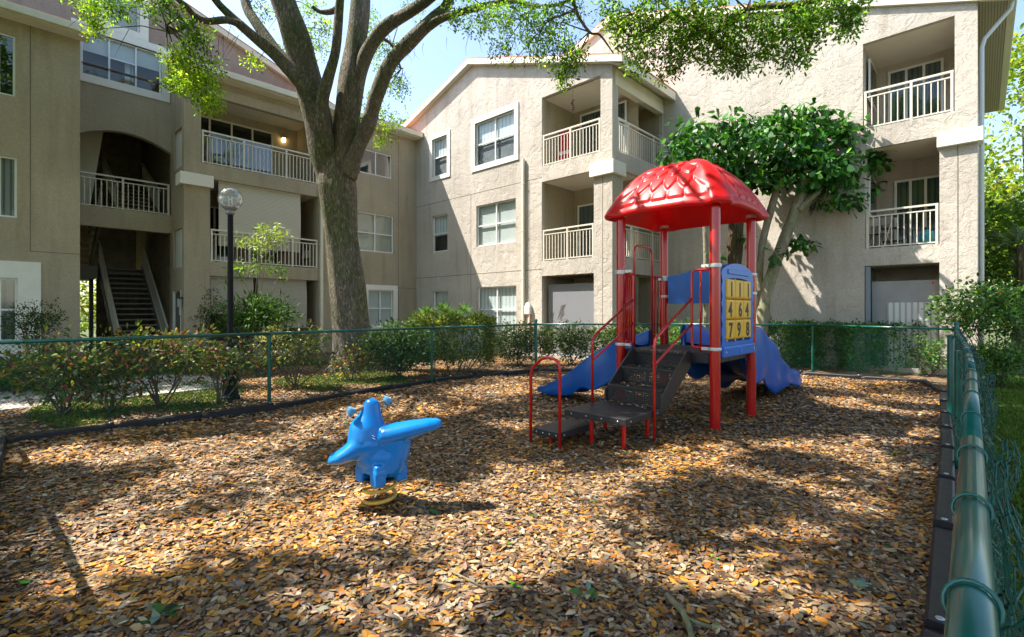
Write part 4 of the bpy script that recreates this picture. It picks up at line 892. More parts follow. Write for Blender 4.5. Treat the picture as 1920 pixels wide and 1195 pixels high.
# ------------------------------------------------------------------ globe lamp post
lp = gp(432, 750); lamp = thing('lamp_post', 'black garden lamp post with a clear globe behind the left fence', 'lamp post', lp)
m = MB(); m.lathe([(.155, 0), (.155, .06), (.13, .09), (.115, .30), (.135, .34), (.135, .38), (.10, .42), (.085, .80), (.10, .84), (.10, .88), (.06, .92), (.048, 1.0), (.044, 3.18), (.044, 3.2)], 20); m.build('pole', lampblk_m, lamp, auto=35)
m = MB(); m.lathe([(.05, 3.2), (.075, 3.22), (.07, 3.27), (.10, 3.30), (.11, 3.33), (.0, 3.34)], 20); m.build('globe_collar', simple('lamp_collar', (.25, .25, .25), .35, .6), lamp, auto=35)
gz = CH + (HY-374)/F*lp.y
m = MB(); m.ell((0, 0, gz), (.195, .195, .195), 32, 20); gm, gt_, gb = new_mat('globe_glass'); gt_.nodes.remove(gb)
tr = N(gt_, 'ShaderNodeBsdfTransparent'); tr.inputs[0].default_value = (.86, .88, .90, 1); gl = N(gt_, 'ShaderNodeBsdfGlossy', Roughness=.03); fr = N(gt_, 'ShaderNodeLayerWeight', Blend=.35); df = N(gt_, 'ShaderNodeBsdfDiffuse'); df.inputs[0].default_value = (.75, .76, .78, 1)
m1 = N(gt_, 'ShaderNodeMixShader'); m1.inputs[0].default_value = .16; L(gt_, tr.outputs[0], m1.inputs[1]); L(gt_, df.outputs[0], m1.inputs[2])
m2 = N(gt_, 'ShaderNodeMixShader'); L(gt_, fr.outputs['Facing'], m2.inputs[0]); L(gt_, m1.outputs[0], m2.inputs[1]); L(gt_, gl.outputs[0], m2.inputs[2]); L(gt_, m2.outputs[0], gt_.nodes['Material Output'].inputs['Surface'])
m.build('globe', gm, lamp, smooth=True)
m = MB()
for sx in (-.028, .028): m.tube([(sx, 0, gz-.13), (sx, 0, gz+.06)], .014, 8)
m.tube([(-.028, 0, gz+.0), (.028, 0, gz+.0)], .012, 8); m.build('lamp_tube', simple('lamp_tube_white', (.85, .85, .82), .4), lamp, smooth=True)
m = MB(); m.lathe([(.05, gz-.17), (.05, gz-.12), (.03, gz-.11), (0, gz-.11)], 14); m.build('lamp_holder', steel_m, lamp)

# ------------------------------------------------------------------ playset
PO = Vector((2.585, 7.35, 0)); H = .69
ps = thing('playground_tower', 'red posted playground tower with a scalloped red dome, black steps and two blue slides', 'playground tower', PO, ROT)
for x, y in ((-H, -H), (H, -H), (-H, H), (H, H)):
    m = MB(); m.tube([(x, y, -.08), (x, y, 2.96)], .066, 28); p_ = m.build('post', red_m, ps, auto=40)
    m = MB(); m.lathe([(.067, 2.92), (.074, 2.925), (.074, 2.965), (.067, 2.97)], 28, (x, y, 0)); m.build('post_collar', clampm, p_, auto=40)
def clamp(x, y, z, dirv, n=1):
    m = MB(); m.lathe([(.067, z-.022), (.078, z-.02), (.082, z), (.078, z+.02), (.067, z+.022)], 24, (x, y, 0))
    d = Vector(dirv).normalized(); p = Vector((x, y, z)); m.beam(p+d*.07, p+d*.17, .04, .036); o = m.build('clamp', clampm, ps, auto=40)
    b = MB(); s_ = d.cross(Vector((0, 0, 1))); q = p+d*.12
    b.tube([q-s_*.026, q+s_*.026], .009, 8); b.build('bolt', steel_m, o)
for (x, y, z, d) in ((-H, -H, 2.13, (0, 1, 0)), (-H, -H, 2.12, (1, 0, 0)), (H, -H, 2.08, (-1, 0, 0)), (H, -H, 1.80, (-1, 0, 0)), (-H, H, 2.12, (0, -1, 0)), (-H, H, 2.10, (1, 0, 0)), (H, H, 2.10, (0, -1, 0)), (H, H, 1.78, (0, -1, 0)), (H, H, 2.06, (-1, 0, 0)),
                     (-H, -H, 1.05, (0, 1, 0)), (-H, H, 1.05, (0, -1, 0))): clamp(x, y, z, d)
# dome
KROW = [2, 3, 4, 5, 6, 6, 6, 6, 6]
def scale_h(a, fq):
    """overlapping rounded scales: each rises towards its tip and laps over the row below"""
    best = 0.0; i = int(a)
    for j in (i, i-1, i-2):
        if j < 0 or j > 5: continue
        K = KROW[j]; x = fq*K + (.5 if j % 2 else 0.0); u = (x % 1.0) - .5
        ln = 1.55 - 1.5*u*u*4*.35 - .25*abs(u)*2
        t = (a-j)/ln
        if 0 <= t <= 1.0:
            h = (.30+.70*t)*(1-(2*u)**2*.62)*min(1, (1-t)/.10)**.5
            best = max(best, h)
    return best
def dome(rho, th, inner=False):
    c, s = math.cos(th), math.sin(th); se = (abs(c)**4 + abs(s)**4)**(-.25)
    q = (th - math.pi/4) % (math.pi/2); fq = q/(math.pi/2); q = min(q, math.pi/2-q)
    lobe = math.exp(-(q/.17)**4); Rr = .905*se + .085*lobe
    zr = 2.985 - .035*math.exp(-(q/.25)**2)
    z = zr + (3.675-zr)*(1-rho**2.7); bump = 0
    if not inner:
        w_ = .13*(.35+.65*rho); rd = 1/(1+math.exp((q*rho-w_)/.010)); rd *= 1/(1+math.exp(-(rho-.36)/.03))
        bump += .050*rd*(1-.25*(q*rho/w_)**2 if q*rho < w_ else .75)
        if rho < .97: bump += .050*scale_h(rho*6.15, fq)*(1-rd)
        else: bump += .003*(1-rd)
    else: z -= .05; Rr -= .05*rho
    nx_ = rho*.8; r_ = Rr*rho + bump*nx_; return Vector((r_*c, r_*s, z + bump*(1-.6*rho)))
NT, NR = 384, 110; vs = []; fs = []
for i in range(NR+1):
    for j in range(NT): vs.append(dome(max(i, .001)/NR, 2*math.pi*j/NT))
lip = [(.012, -.022), (.012, -.05), (-.004, -.072), (-.03, -.078), (-.045, -.06)]
for (dr, dz_) in lip:
    for j in range(NT):
        p = dome(1, 2*math.pi*j/NT); d = Vector((p.x, p.y, 0)).normalized(); vs.append(p + d*dr + Vector((0, 0, dz_)))
for i in range(20, -1, -1):
    for j in range(NT): vs.append(dome(max(i, .02)/21, 2*math.pi*j/NT, True))
rows = len(vs)//NT
for i in range(rows-1):
    for j in range(NT): fs.append((i*NT+j, i*NT+(j+1) % NT, (i+1)*NT+(j+1) % NT, (i+1)*NT+j))
m = MB(); m.add(vs, [tuple(reversed(f)) for f in fs])
m_, t_, b_ = MATS['red_plastic'], MATS['red_plastic'].node_tree, MATS['red_plastic'].node_tree.nodes['Principled BSDF']
tr = N(t_, 'ShaderNodeBsdfTranslucent'); tr.inputs[0].default_value = (.85, .03, .02, 1); mx = N(t_, 'ShaderNodeMixShader'); mx.inputs[0].default_value = .30
L(t_, b_.outputs[0], mx.inputs[1]); L(t_, tr.outputs[0], mx.inputs[2]); L(t_, mx.outputs[0], t_.nodes['Material Output'].inputs['Surface'])
m.build('dome_roof', redp_m, ps, smooth=True)
# deck
DZ = .99
def perf(mb, P, a0, a1, z0, z1, nx, nz, d0=0.0, d1=.012, fill=.5, mx_=.06, mz_=.25):
    w_ = (a1-a0-2*mx_)/nx; hh = (z1-z0)*(1-mz_)/nz; zz = z0+(z1-z0)*mz_/2
    ops = [(a0+mx_+w_*(i+.25), a0+mx_+w_*(i+.75), zz+hh*(j+.25), zz+hh*(j+.75)) for i in range(nx) for j in range(nz) if not (abs(i-(nx-1)/2) < .8)]
    facade(mb, P, a0, a1, z1, ops, zbot=z0, reveal=.010)
m = MB(); m.box(-.60, .60, -.60, .60, DZ-.05, DZ); m.build('platform', deck_m, ps, bevel=.006)
m = MB()
for a, b, c, d in ((-.66, .66, -.66, -.60), (-.66, .66, .60, .66), (-.66, -.60, -.598, .598), (.60, .66, -.598, .598)): m.box(a, b, c, d, DZ-.14, DZ-.006)
m.build('platform_skirt', blackp_m, ps, bevel=.006)
# steps: riser plates with punched holes, treads, side stringers
EX = -H; WY = .39; CY = .05
lev = [(.05, DZ), (.40, .78), (.76, .57)]
for k, (s_, z) in enumerate(lev):
    zn = lev[k+1][1] if k < 2 else .36
    x = EX-s_
    m = MB(); perf(m, lambda a, d, zz, x=x: (x+d, a, zz), CY-WY, CY+WY, zn-.002, z-.03, 26, 6); m.build('riser', blackp_m, ps)
    x1_ = EX-(lev[k-1][0] if k else -.05)
    m = MB(); m.box(x-.012, x1_, CY-WY, CY+WY, z-.032, z)
    if k: m.build('tread', deck_m, ps, bevel=.006)
    else: m.box(x, x1_, CY-WY, CY+WY, z-.06, z-.033); m.build('tread', deck_m, ps, bevel=.004)
for sy in (-1, 1):
    y0 = CY+sy*(WY+.004); y1 = CY+sy*(WY+.022); ya, yb = min(y0, y1), max(y0, y1)
    prof = [(EX+.02, DZ+.02), (EX-.10, DZ+.02), (EX-.80, .50), (EX-.80, .33), (EX-.68, .33), (EX+.02, .80)]
    m = MB(); vs = [(x, y, z) for y in (ya, yb) for x, z in prof]; n = len(prof)
    m.add(vs, [tuple(range(n)), tuple(reversed(range(n, 2*n)))] + [(i, i+n, (i+1) % n+n, (i+1) % n) for i in range(n)]); m.build('stringer', strg_m, ps, bevel=.003)
def deckplate(name, x0, x1, y0, y1, z, t):
    m = MB(); m.box(x0, x1, y0, y1, z-t, z); o = m.build(name, deck_m, ps, bevel=.007)
    # punched top: rows of small raised rims
    g = MB(); nx_, ny_ = int((x1-x0)/.028), int((y1-y0)/.028)
    for i in range(1, nx_):
        for j in range(1, ny_): cx_, cy_ = x0+(x1-x0)*i/nx_, y0+(y1-y0)*j/ny_; g.box(cx_-.005, cx_+.005, cy_-.005, cy_+.005, z-.001, z+.002)
    g.build('grip_dots', blackp_m, o)['kind'] = 'stuff'
    for q in range(4):
        b = MB(); b.ell((x0-.002, y0+(y1-y0)*(.12+.25*q), z-t*.5), (.006, .011, .011), 10, 6); b.build('bolt', steel_m, o, smooth=True)
    for q in range(2):
        b = MB(); b.ell((x0+(x1-x0)*(.12+.7*q), y0-.002, z-t*.5), (.011, .006, .011), 10, 6); b.build('bolt', steel_m, o, smooth=True)
deckplate('landing', EX-1.66, EX-.78, CY-.42, CY+.42, .36, .075)
deckplate('low_step', EX-2.02, EX-1.3, CY+.21, CY+.60, .17, .075)
for (x, y, zt_, r_) in ((EX-1.55, CY-.33, .29, .026), (EX-1.55, CY+.1, .29, .026), (EX-.95, CY-.3, .29, .026), (EX-.95, CY+.3, .29, .026), (EX-1.93, CY+.41, .1, .022)):
    m = MB(); m.tube([(x, y, -.08), (x, y, zt_)], r_, 14); m.build('leg', red_m, ps, auto=40)
def arcpts(pts, r=.06, n=6):
    """polyline with rounded corners"""
    pts = [Vector(p) for p in pts]; o = [pts[0]]
    for i in range(1, len(pts)-1):
        a, b, c = pts[i-1], pts[i], pts[i+1]; d0 = (a-b).normalized(); d1 = (c-b).normalized(); q = min(r, (a-b).length*.45, (c-b).length*.45)
        p0, p1 = b+d0*q, b+d1*q
        for k in range(n+1): t = k/n; o.append(p0*(1-t)**2 + b*2*t*(1-t) + p1*t*t)
    return o + [pts[-1]]
def pipe(name, pts, r=.017, rad=.07, par=ps):
    m = MB(); m.tube(arcpts(pts, rad), r, 12); return m.build(name, red_m, par, smooth=True)
for sy in (-1, 1):
    y = CY+sy*(WY+.045); xg = EX-1.04
    zb = -.06 if sy < 0 else .26
    h_ = pipe('handrail', [(xg, y, zb), (xg, y, 1.20), (EX-.02, y, 1.70)], .0175, .10)
    pipe('mid_rail', [(xg, y, .90), (EX-.02, y, 1.36)], .0155, .02, h_)
pipe('grab_loop', [(EX-2.04, CY+.62, -.06), (EX-2.04, CY+.62, .86), (EX-2.04, CY+.40, 1.03), (EX-2.04, CY+.19, .98), (EX-2.04, CY+.19, -.06)], .0175, .10)
# entry barriers beside the steps
for sy in (-1, 1):
    yi = CY+sy*(WY+.045) + sy*.0; yo = sy*(H-.07); x = EX-.0
    b_ = pipe('barrier_loop', [(x, yo, 2.08), (x, yi, 2.08), (x, yi, 1.06), (x, yo, 1.06)], .0175, .07)
    for k in range(1 if sy < 0 else 3):
        y = yi+(yo-yi)*((k+1)/(2 if sy < 0 else 4)); pipe('barrier_bar', [(x, y, 1.0 if sy < 0 else 1.06), (x, y, 2.08)], .013, .01, b_)
# arch and bars on the far left side
a_ = pipe('arch_loop', [(-.30, H, DZ), (-.30, H, 2.55), (.26, H, 2.55), (.26, H, DZ)], .0175, .12)
for x0_, x1_ in ((-H+.07, -.30), (.26, H-.07)):
    b_ = pipe('barrier_rail', [(x0_, H, 2.10), (x1_, H, 2.10)], .015, .01); pipe('barrier_rail', [(x0_, H, 1.12), (x1_, H, 1.12)], .015, .01)
    for k in range(3): xx = x0_+(x1_-x0_)*(k+.7)/3.3; pipe('barrier_bar', [(xx, H, 1.12), (xx, H, 2.10)], .0125, .01, b_)
# number panel
def profile_solid(mb, P, outer, hole, d0, d1):
    bm = bmesh.new()
    def ring(pts, d): return [bm.verts.new(P(a, d, z)) for a, z in pts]
    for d, rev in ((d0, False), (d1, True)):
        o = ring(outer, d); h_ = ring(hole, d) if hole else []
        es = [bm.edges.new((o[i], o[(i+1) % len(o)])) for i in range(len(o))] + [bm.edges.new((h_[i], h_[(i+1) % len(h_)])) for i in range(len(h_))]
        bmesh.ops.triangle_fill(bm, use_beauty=True, edges=es)
    bm.verts.ensure_lookup_table(); bm.verts.index_update()
    mb.add([v.co[:] for v in bm.verts], [tuple(v.index for v in f.verts) for f in bm.faces]); bm.free()
    for pts in ([outer] + ([hole] if hole else [])):
        n = len(pts); mb.add([P(a, d, z) for d in (d0, d1) for a, z in pts], [(i, (i+1) % n, (i+1) % n+n, i+n) for i in range(n)])
PPa = lambda a, d, z: (a, -H+d, z)
out_ = []
for i in range(13): t = i/12; out_.append((-.60+1.2*t, .93+.03*t*0))
for i in range(1, 40): t = i/40; out_.append((.60+.018*math.sin(t*math.pi*12), .93+1.14*t))
for i in range(13): t = i/12; out_.append((.60-1.2*t, 2.07+.12*math.sin(math.pi*t)**.7))
for i in range(1, 40): t = i/40; out_.append((-.60-.018*math.sin(t*math.pi*12), 2.07-1.14*t))
hol = []
for i in range(8): hol.append((-.47+.94*i/7, 1.13))
for i in range(1, 24): t = i/24; hol.append((.47+.012*math.sin(t*math.pi*9), 1.13+.83*t))
for i in range(8): hol.append((.47-.94*i/7, 1.96+.03*math.sin(math.pi*i/7)))
for i in range(1, 24): t = i/24; hol.append((-.47-.012*math.sin(t*math.pi*9), 1.96-.83*t))
m = MB(); profile_solid(m, PPa, out_, hol, -.055, .045); pan = m.build('number_panel', bluep_m, ps, bevel=.012)
m = MB(); m.box(-.615, .615, -H-.085, -H+.05, .93, 1.075); m.build('panel_base', bluep_m, pan, bevel=.02)
m = MB(); m.box(-.06, .06, -H-.092, -H-.07, .955, 1.04); m.build('panel_badge', simple('badge_blue', (.02, .13, .6), .35), pan, bevel=.008)
m = MB(); m.box(-.40, .40, -H-.067, -H-.05, 2.03, 2.10); m.build('panel_brow', bluep_m, pan, bevel=.02)
for x in (-.54, .55): m = MB(); m.ell((x, -H-.088, 1.0), (.016, .008, .016), 12, 6); m.build('bolt', steel_m, pan, smooth=True)
DG = ['111', '464', '798']; cwid = .305
def glyph(ch, size=.265):
    c = bpy.data.curves.new('digit', 'FONT'); c.body = ch; c.size = size; c.extrude = .0012; c.offset = .0085; c.align_x = 'CENTER'; c.resolution_u = 4
    o = bpy.data.objects.new('digit', c); COL.objects.link(o); bpy.context.view_layer.update()
    me = bpy.data.meshes.new_from_object(o.evaluated_get(bpy.context.evaluated_depsgraph_get())); bpy.data.objects.remove(o); me.materials.clear(); me.materials.append(digit_m); return me
for r_i in range(3):
    zc_ = 1.835 - .272*r_i
    ax = MB(); ax.tube([(-.48, -H-.0, zc_), (.48, -H-.0, zc_)], .008, 8)
    for c_i in range(3):
        xc = (c_i-1)*.312; off = [[.0, .0, .02], [-.05, .01, -.03], [-.035, -.04, -.005]][r_i][c_i]
        m = MB(); m.box(xc-.154, xc+.154, -H-.075, -H+.055, zc_-.133, zc_+.133); k_ = m.build('number_block', yell_m, ps, bevel=.03)
        k_.modifiers['bevel'].segments = 4
        g_ = link(glyph(DG[r_i][c_i]), 'digit', k_); g_.rotation_euler = (R(90), 0, 0); g_.location = (xc+off, -H-.0765, zc_-.094)
        g_.scale = (1.0, 1, 1)
for c_i in range(3):
    xc = (c_i-1)*.312; m = MB(); m.tube([(xc, -H-.01, 1.10), (xc, -H-.01, 2.0)], .012, 8); m.build('axle', steel_m, ps)
# slide hood panel between the right-hand posts
m = MB(); PH = lambda a, d, z: (H+d, a, z)
ou = [(-.60, 1.66), (.60, 1.66), (.60, 2.12)] + [(.60-1.2*i/16, 2.12+.09*math.exp(-((i/16-.42)/.2)**2)) for i in range(1, 16)] + [(-.60, 2.12)]
profile_solid(m, PH, ou, None, -.04, .04); m.build('slide_hood', bluep_m, ps, bevel=.012)
# slides
def slide(prof_c, top_e, bot_e, W_, axis, y0, name):
    """prof: chute height; top/bottom: edge lines of the wavy cheeks; all lists of (distance, z)"""
    def it(tab, s): xs = [a for a, b in tab]; zs = [b for a, b in tab]; return float(np.interp(s, xs, zs))
    s0, s1 = top_e[0][0], top_e[-1][0]; n = 70
    def smooth(tab):
        ss = np.linspace(s0, s1, n+1); zz = np.interp(ss, [a for a, b in tab], [b for a, b in tab]); k = np.array([1, 3, 5, 3, 1])/13
        zp = np.pad(zz, 2, mode='edge'); zz = np.convolve(zp, k, 'valid'); zp = np.pad(zz, 2, mode='edge'); return np.convolve(zp, k, 'valid')
    T, B_, C_ = smooth(top_e), smooth(bot_e), smooth(prof_c); ss = np.linspace(s0, s1, n+1)
    def mp(s, w_, z): return (s, y0+w_, z) if axis == 'x' else (y0+w_, s, z)
    for sg in (-1, 1):
        m = MB(); sec = 14; vs = []
        for i in range(n+1):
            t, b = T[i], B_[i]; hh = t-b; wv_ = .018*math.sin(ss[i]*9)
            for k in range(sec):
                a = 2*math.pi*k/sec; zz = (t+b)/2 + (hh/2)*math.copysign(abs(math.sin(a))**.5, math.sin(a))
                fr_ = (zz-b)/max(hh, .01); rib = .022*math.sin(fr_*math.pi*3 + ss[i]*2) + wv_
                thick = .045
                ww = W_/2 + thick*math.copysign(abs(math.cos(a))**.6, math.cos(a)) + (rib if math.cos(a) > 0 else 0)
                vs.append(mp(ss[i], sg*ww, zz))
        fs = [(i*sec+k, i*sec+(k+1) % sec, (i+1)*sec+(k+1) % sec, (i+1)*sec+k) for i in range(n) for k in range(sec)] + [tuple(range(sec)), tuple(n*sec+k for k in reversed(range(sec)))]
        m.add(vs, fs); m.build('slide_cheek', slideb_m, sl_, smooth=True)
    m = MB(); vs = []
    for i in range(n+1):
        for k in range(9): q = (k/8-.5)*2; vs.append(mp(ss[i], q*W_/2, C_[i]+.05*q*q))
        for k in range(9): q = -(k/8-.5)*2; vs.append(mp(ss[i], q*W_/2, C_[i]+.05*q*q-.03))
    m.add(vs, [(i*18+k, i*18+(k+1) % 18, (i+1)*18+(k+1) % 18, (i+1)*18+k) for i in range(n) for k in range(18)]); m.build('slide_chute', slideb_m, sl_, smooth=True)
sl_ = MB().box(H-.02, H+.12, -.60, .42, DZ-.10, DZ-.03).build('slide', bluep_m, ps, bevel=.02)
slide([(.72, 1.0), (1.2, .90), (2.6, .36), (3.4, .20), (4.0, .16)],
      [(.72, 1.32), (1.2, 1.32), (1.5, 1.28), (1.9, 1.12), (2.3, .93), (2.8, .62), (3.1, .50), (3.45, .43), (3.75, .38), (3.95, .28), (4.06, .16)],
      [(.72, .78), (.9, .52), (1.15, .36), (1.4, .36), (1.7, .42), (2.0, .22), (2.3, .08), (2.65, .06), (2.95, .15), (3.2, .17), (3.5, .09), (3.8, .05), (3.98, .06), (4.06, .12)], .92, 'x', -.09, 'slide')
sl_ = MB().box(-.32, .32, H-.02, H+.10, DZ-.10, DZ-.03).build('slide', bluep_m, ps, bevel=.02)
slide([(.72, 1.0), (1.0, .93), (1.7, .50), (2.3, .20), (2.62, .12)],
      [(.72, 1.25), (.95, 1.15), (1.25, .98), (1.6, .74), (2.0, .46), (2.3, .30), (2.55, .17), (2.66, .12)],
      [(.72, .72), (.95, .55), (1.2, .36), (1.45, .22), (1.7, .26), (1.95, .08), (2.2, .05), (2.5, .04), (2.66, .08)], .52, 'y', 0.0, 'slide')
# a few leaves and chips caught on the treads
n = 260; kx = rng.integers(0, 4, n); Z0 = np.array([.782, .572, .362, .992])[kx]; X0 = np.array([EX-.24, EX-.56, EX-.84, EX-.02])[kx] + rng.normal(0, .07, n)
P_ = np.stack([np.minimum(X0, EX+.3), CY+rng.uniform(-.34, .34, n), Z0+.004], 1); D_ = rdir(n); D_[:, 2] *= .1; Nn = rdir(n)*.3; Nn[:, 2] = 1
me = leaf_mesh('leaf_scraps', P_, D_, Nn, .045*(.5+rng.random(n)), .018, pal(n, [(.42, .33, .22), (.40, .2, .05), (.25, .17, .1)], [4, 2, 2]), litter_m); o = link(me, 'leaf_scraps'); o.parent = ps; o['kind'] = 'stuff'

# ------------------------------------------------------------------ spring rider
sr = thing('spring_rider', 'bright blue spring rider with a raised handle head on a coiled yellow spring', 'spring rider', (SPR.x, SPR.y, 0))
m = MB(); E = m.ell
def cap(a, b, ra, rb, sq=1.0, n=14):
    a, b = Vector(a), Vector(b)
    for i in range(n+1):
        t = i/n; r = ra+(rb-ra)*t; p = a.lerp(b, t); m.ell(p, (r, r*sq if sq >= 1 else r, r if sq >= 1 else r), 14, 9)
def lerpell(tab, n=26):
    """hull of ellipsoids along a table of (x, y, z, rx, ry, rz)"""
    A = np.array(tab, float); t = np.linspace(0, len(A)-1, n)
    for q in t:
        v = [float(np.interp(q, np.arange(len(A)), A[:, k])) for k in range(6)]; m.ell(v[:3], v[3:], 20, 12)
lerpell([(-.095, -.01, .545, .150, .145, .13), (-.095, -.01, .62, .142, .13, .10), (-.078, 0, .70, .092, .085, .08), (-.07, .01, .765, .072, .068, .07), (-.068, .012, .80, .066, .062, .055)], 40)
E((-.07, -.01, .50), (.165, .15, .14), 24, 16); E((.0, 0, .40), (.185, .150, .13), 24, 16)
lerpell([(-.05, 0, .60, .10, .10, .08), (.03, 0, .55, .10, .12, .09), (.10, 0, .50, .11, .12, .10)], 14)
lerpell([(.055, -.03, .575, .055, .12, .080), (.12, -.02, .585, .07, .125, .078), (.25, 0, .612, .07, .115, .070), (.38, .01, .640, .06, .09, .056), (.445, .01, .652, .048, .065, .042)], 34)
lerpell([(.06, 0, .33, .135, .125, .10), (.11, 0, .42, .12, .115, .10), (.14, 0, .51, .11, .11, .08)], 12)
lerpell([(-.15, -.04, .485, .08, .13, .095), (-.21, -.06, .450, .07, .13, .070), (-.27, -.08, .420, .065, .12, .052), (-.325, -.09, .400, .045, .085, .040)], 26)
Mz = Matrix.Rotation(R(50), 3, 'Z')
def rbox(cx, cy, hx, hy, z0, z1, tp=1.0):
    vs = [Mz @ Vector((cx+sx*hx*k, cy+sy*hy*k, 0)) + Vector((.012, 0, z)) for z, k in ((z0, 1.0), (z1, tp)) for sx, sy in ((-1,-1),(1,-1),(1,1),(-1,1))]
    m.add(vs, [(0,3,2,1),(4,5,6,7),(0,1,5,4),(1,2,6,5),(2,3,7,6),(3,0,4,7)])
rbox(0, 0, .140, .140, .285, .37, .98)
for sx in (-1, 1):
    for sy in (-1, 1): rbox(sx*.100, sy*.100, .046, .046, .205, .32)
body = m.build('rider_body', rider_m, sr)
rm_ = body.modifiers.new('remesh', 'REMESH'); rm_.mode = 'VOXEL'; rm_.voxel_size = .0085; rm_.use_smooth_shade = True
sm_ = body.modifiers.new('smooth', 'SMOOTH'); sm_.factor = .6; sm_.iterations = 14
m = MB()
for s0 in (0,):
    for k in range(4): m.tube([(-.335+.028*k, -.145+.012*k, .447+.006*k), (-.30+.03*k, -.07, .462+.006*k)], .005, 6)
m.tube([(-.02, -.15, .60), (.01, -.165, .59)], .004, 6); m.tube([(-.015, -.155, .58), (.012, -.168, .572)], .004, 6); m.build('foot_grip', simple('groove_blue', (.0, .07, .28), .5), sr)
hl = MB(); hl.tube([(-.21, -.10, .768), (-.10, -.01, .79)], .013, 12); a_ = hl.build('handle', simple('handle_tan', (.34, .20, .10), .5, noise=.3, nscale=30), sr, smooth=True)
hl = MB(); hl.tube([(-.06, .04, .80), (.028, .11, .815)], .013, 12); b_ = hl.build('handle', MATS['handle_tan'], sr, smooth=True)
for (c, par, s_) in (((-.205, -.09, .768), a_, 1), ((.025, .108, .815), b_, 1)):
    k_ = MB(); d_ = Vector((.72, .62, .12)).normalized()
    for rr_, o_ in ((.036, -.008), (.040, 0), (.036, .008)): k_.tube([Vector(c)+d_*(o_-.006), Vector(c)+d_*(o_+.006)], rr_, 20)
    k_.tube([Vector(c)-d_*.02, Vector(c)+d_*.035], .022, 16); k_.build('grip_disc', simple('grip_blue', (.10, .30, .48), .45, noise=.2) if 'grip_blue' not in MATS else MATS['grip_blue'], par, auto=40)
m = MB(); pts = []
for i in range(120):
    t = i/119; a = t*2*math.pi*2.25+1.6; r_ = .120; pts.append((.002+r_*math.cos(a), r_*math.sin(a), .03+.19*t))
m.tube(pts, .0150, 10); m.build('coil_spring', spring_m, sr, smooth=True)
m = MB(); m.lathe([(.12, .215), (.12, .235), (0, .237)], 20); m.build('spring_plate', blackp_m, sr)
# ------------------------------------------------------------------ fallen leaves, grass
def scatter_poly(poly, n):
    P = np.array(poly); lo, hi = P.min(0), P.max(0); o = []
    while sum(map(len, o)) < n:
        q = rng.uniform(lo, hi, (n, 2)); o.append(q[inpoly(q, poly)])
    return np.concatenate(o)[:n]
def visible(q, margin=1.06): return (q[:, 1] > 1.9) & (np.abs(q[:, 0]/np.maximum(q[:, 1], .1)) < 1.04*margin)
LP = [(.38, .25, .125), (.24, .15, .08), (.15, .085, .04), (.50, .21, .022), (.36, .12, .015), (.08, .052, .032), (.50, .39, .25), (.22, .185, .14), (.06, .16, .02)]
LPp = [24, 22, 18, 12, 7, 12, 5, 9, .3]
def litter(name, Q, size, col_scale=.90, up=.22, label='thick carpet of dry brown and orange fallen leaves covering the play area'):
    n = len(Q); z = hgt(Q[:, 0], Q[:, 1]) + rng.random(n)*.022
    P = np.stack([Q[:, 0], Q[:, 1], z], 1); a = rng.uniform(0, 2*np.pi, n); D = np.stack([np.cos(a), np.sin(a), rng.normal(0, up*.55, n)], 1)
    Nn = rng.normal(0, up, (n, 3)); Nn[:, 2] = np.where(rng.random(n) < .45, 1, -1)*1.0
    s = size*np.minimum(np.exp(rng.normal(-.04, .36, n)), 1.6); c = pal(n, LP, LPp, .22)*col_scale
    # patches where the orange leaves lie thicker
    pt = np.sin(1.1*Q[:, 0]+.5)*np.sin(1.4*Q[:, 1]) + .6*np.sin(2.7*Q[:, 0]-1.9*Q[:, 1]); k = (pt > .55) & (rng.random(n) < .28); c[k] = pal(k.sum(), [(.52, .25, .04), (.46, .19, .03)], [1, 1], .2)
    me = leaf8_mesh(name, P, D, Nn, s, s*rng.uniform(.32, .50, n), c, litter_m) if size < .054 else blade_mesh(name, P, D, Nn, s, s*rng.uniform(.40, .60, n), c, litter_m, .1); o = link(me, name); stuff(o, label, 'leaf litter'); return o
q = scatter_poly(PLAY, 520000); q = q[visible(q)]; d = q[:, 1]
keep = rng.random(len(q)) < np.clip(np.where(d < 4.2, 1.0, np.where(d < 6.5, .78, .42)), 0, 1)
q = q[keep]; near = q[:, 1] < 5.5
litter('fallen_leaves', q[near][:102000], .050); litter('fallen_leaves', q[~near][:95000], .056, label='dry fallen leaves covering the far half of the play area around the tower')
print('litter', near.sum(), (~near).sum())
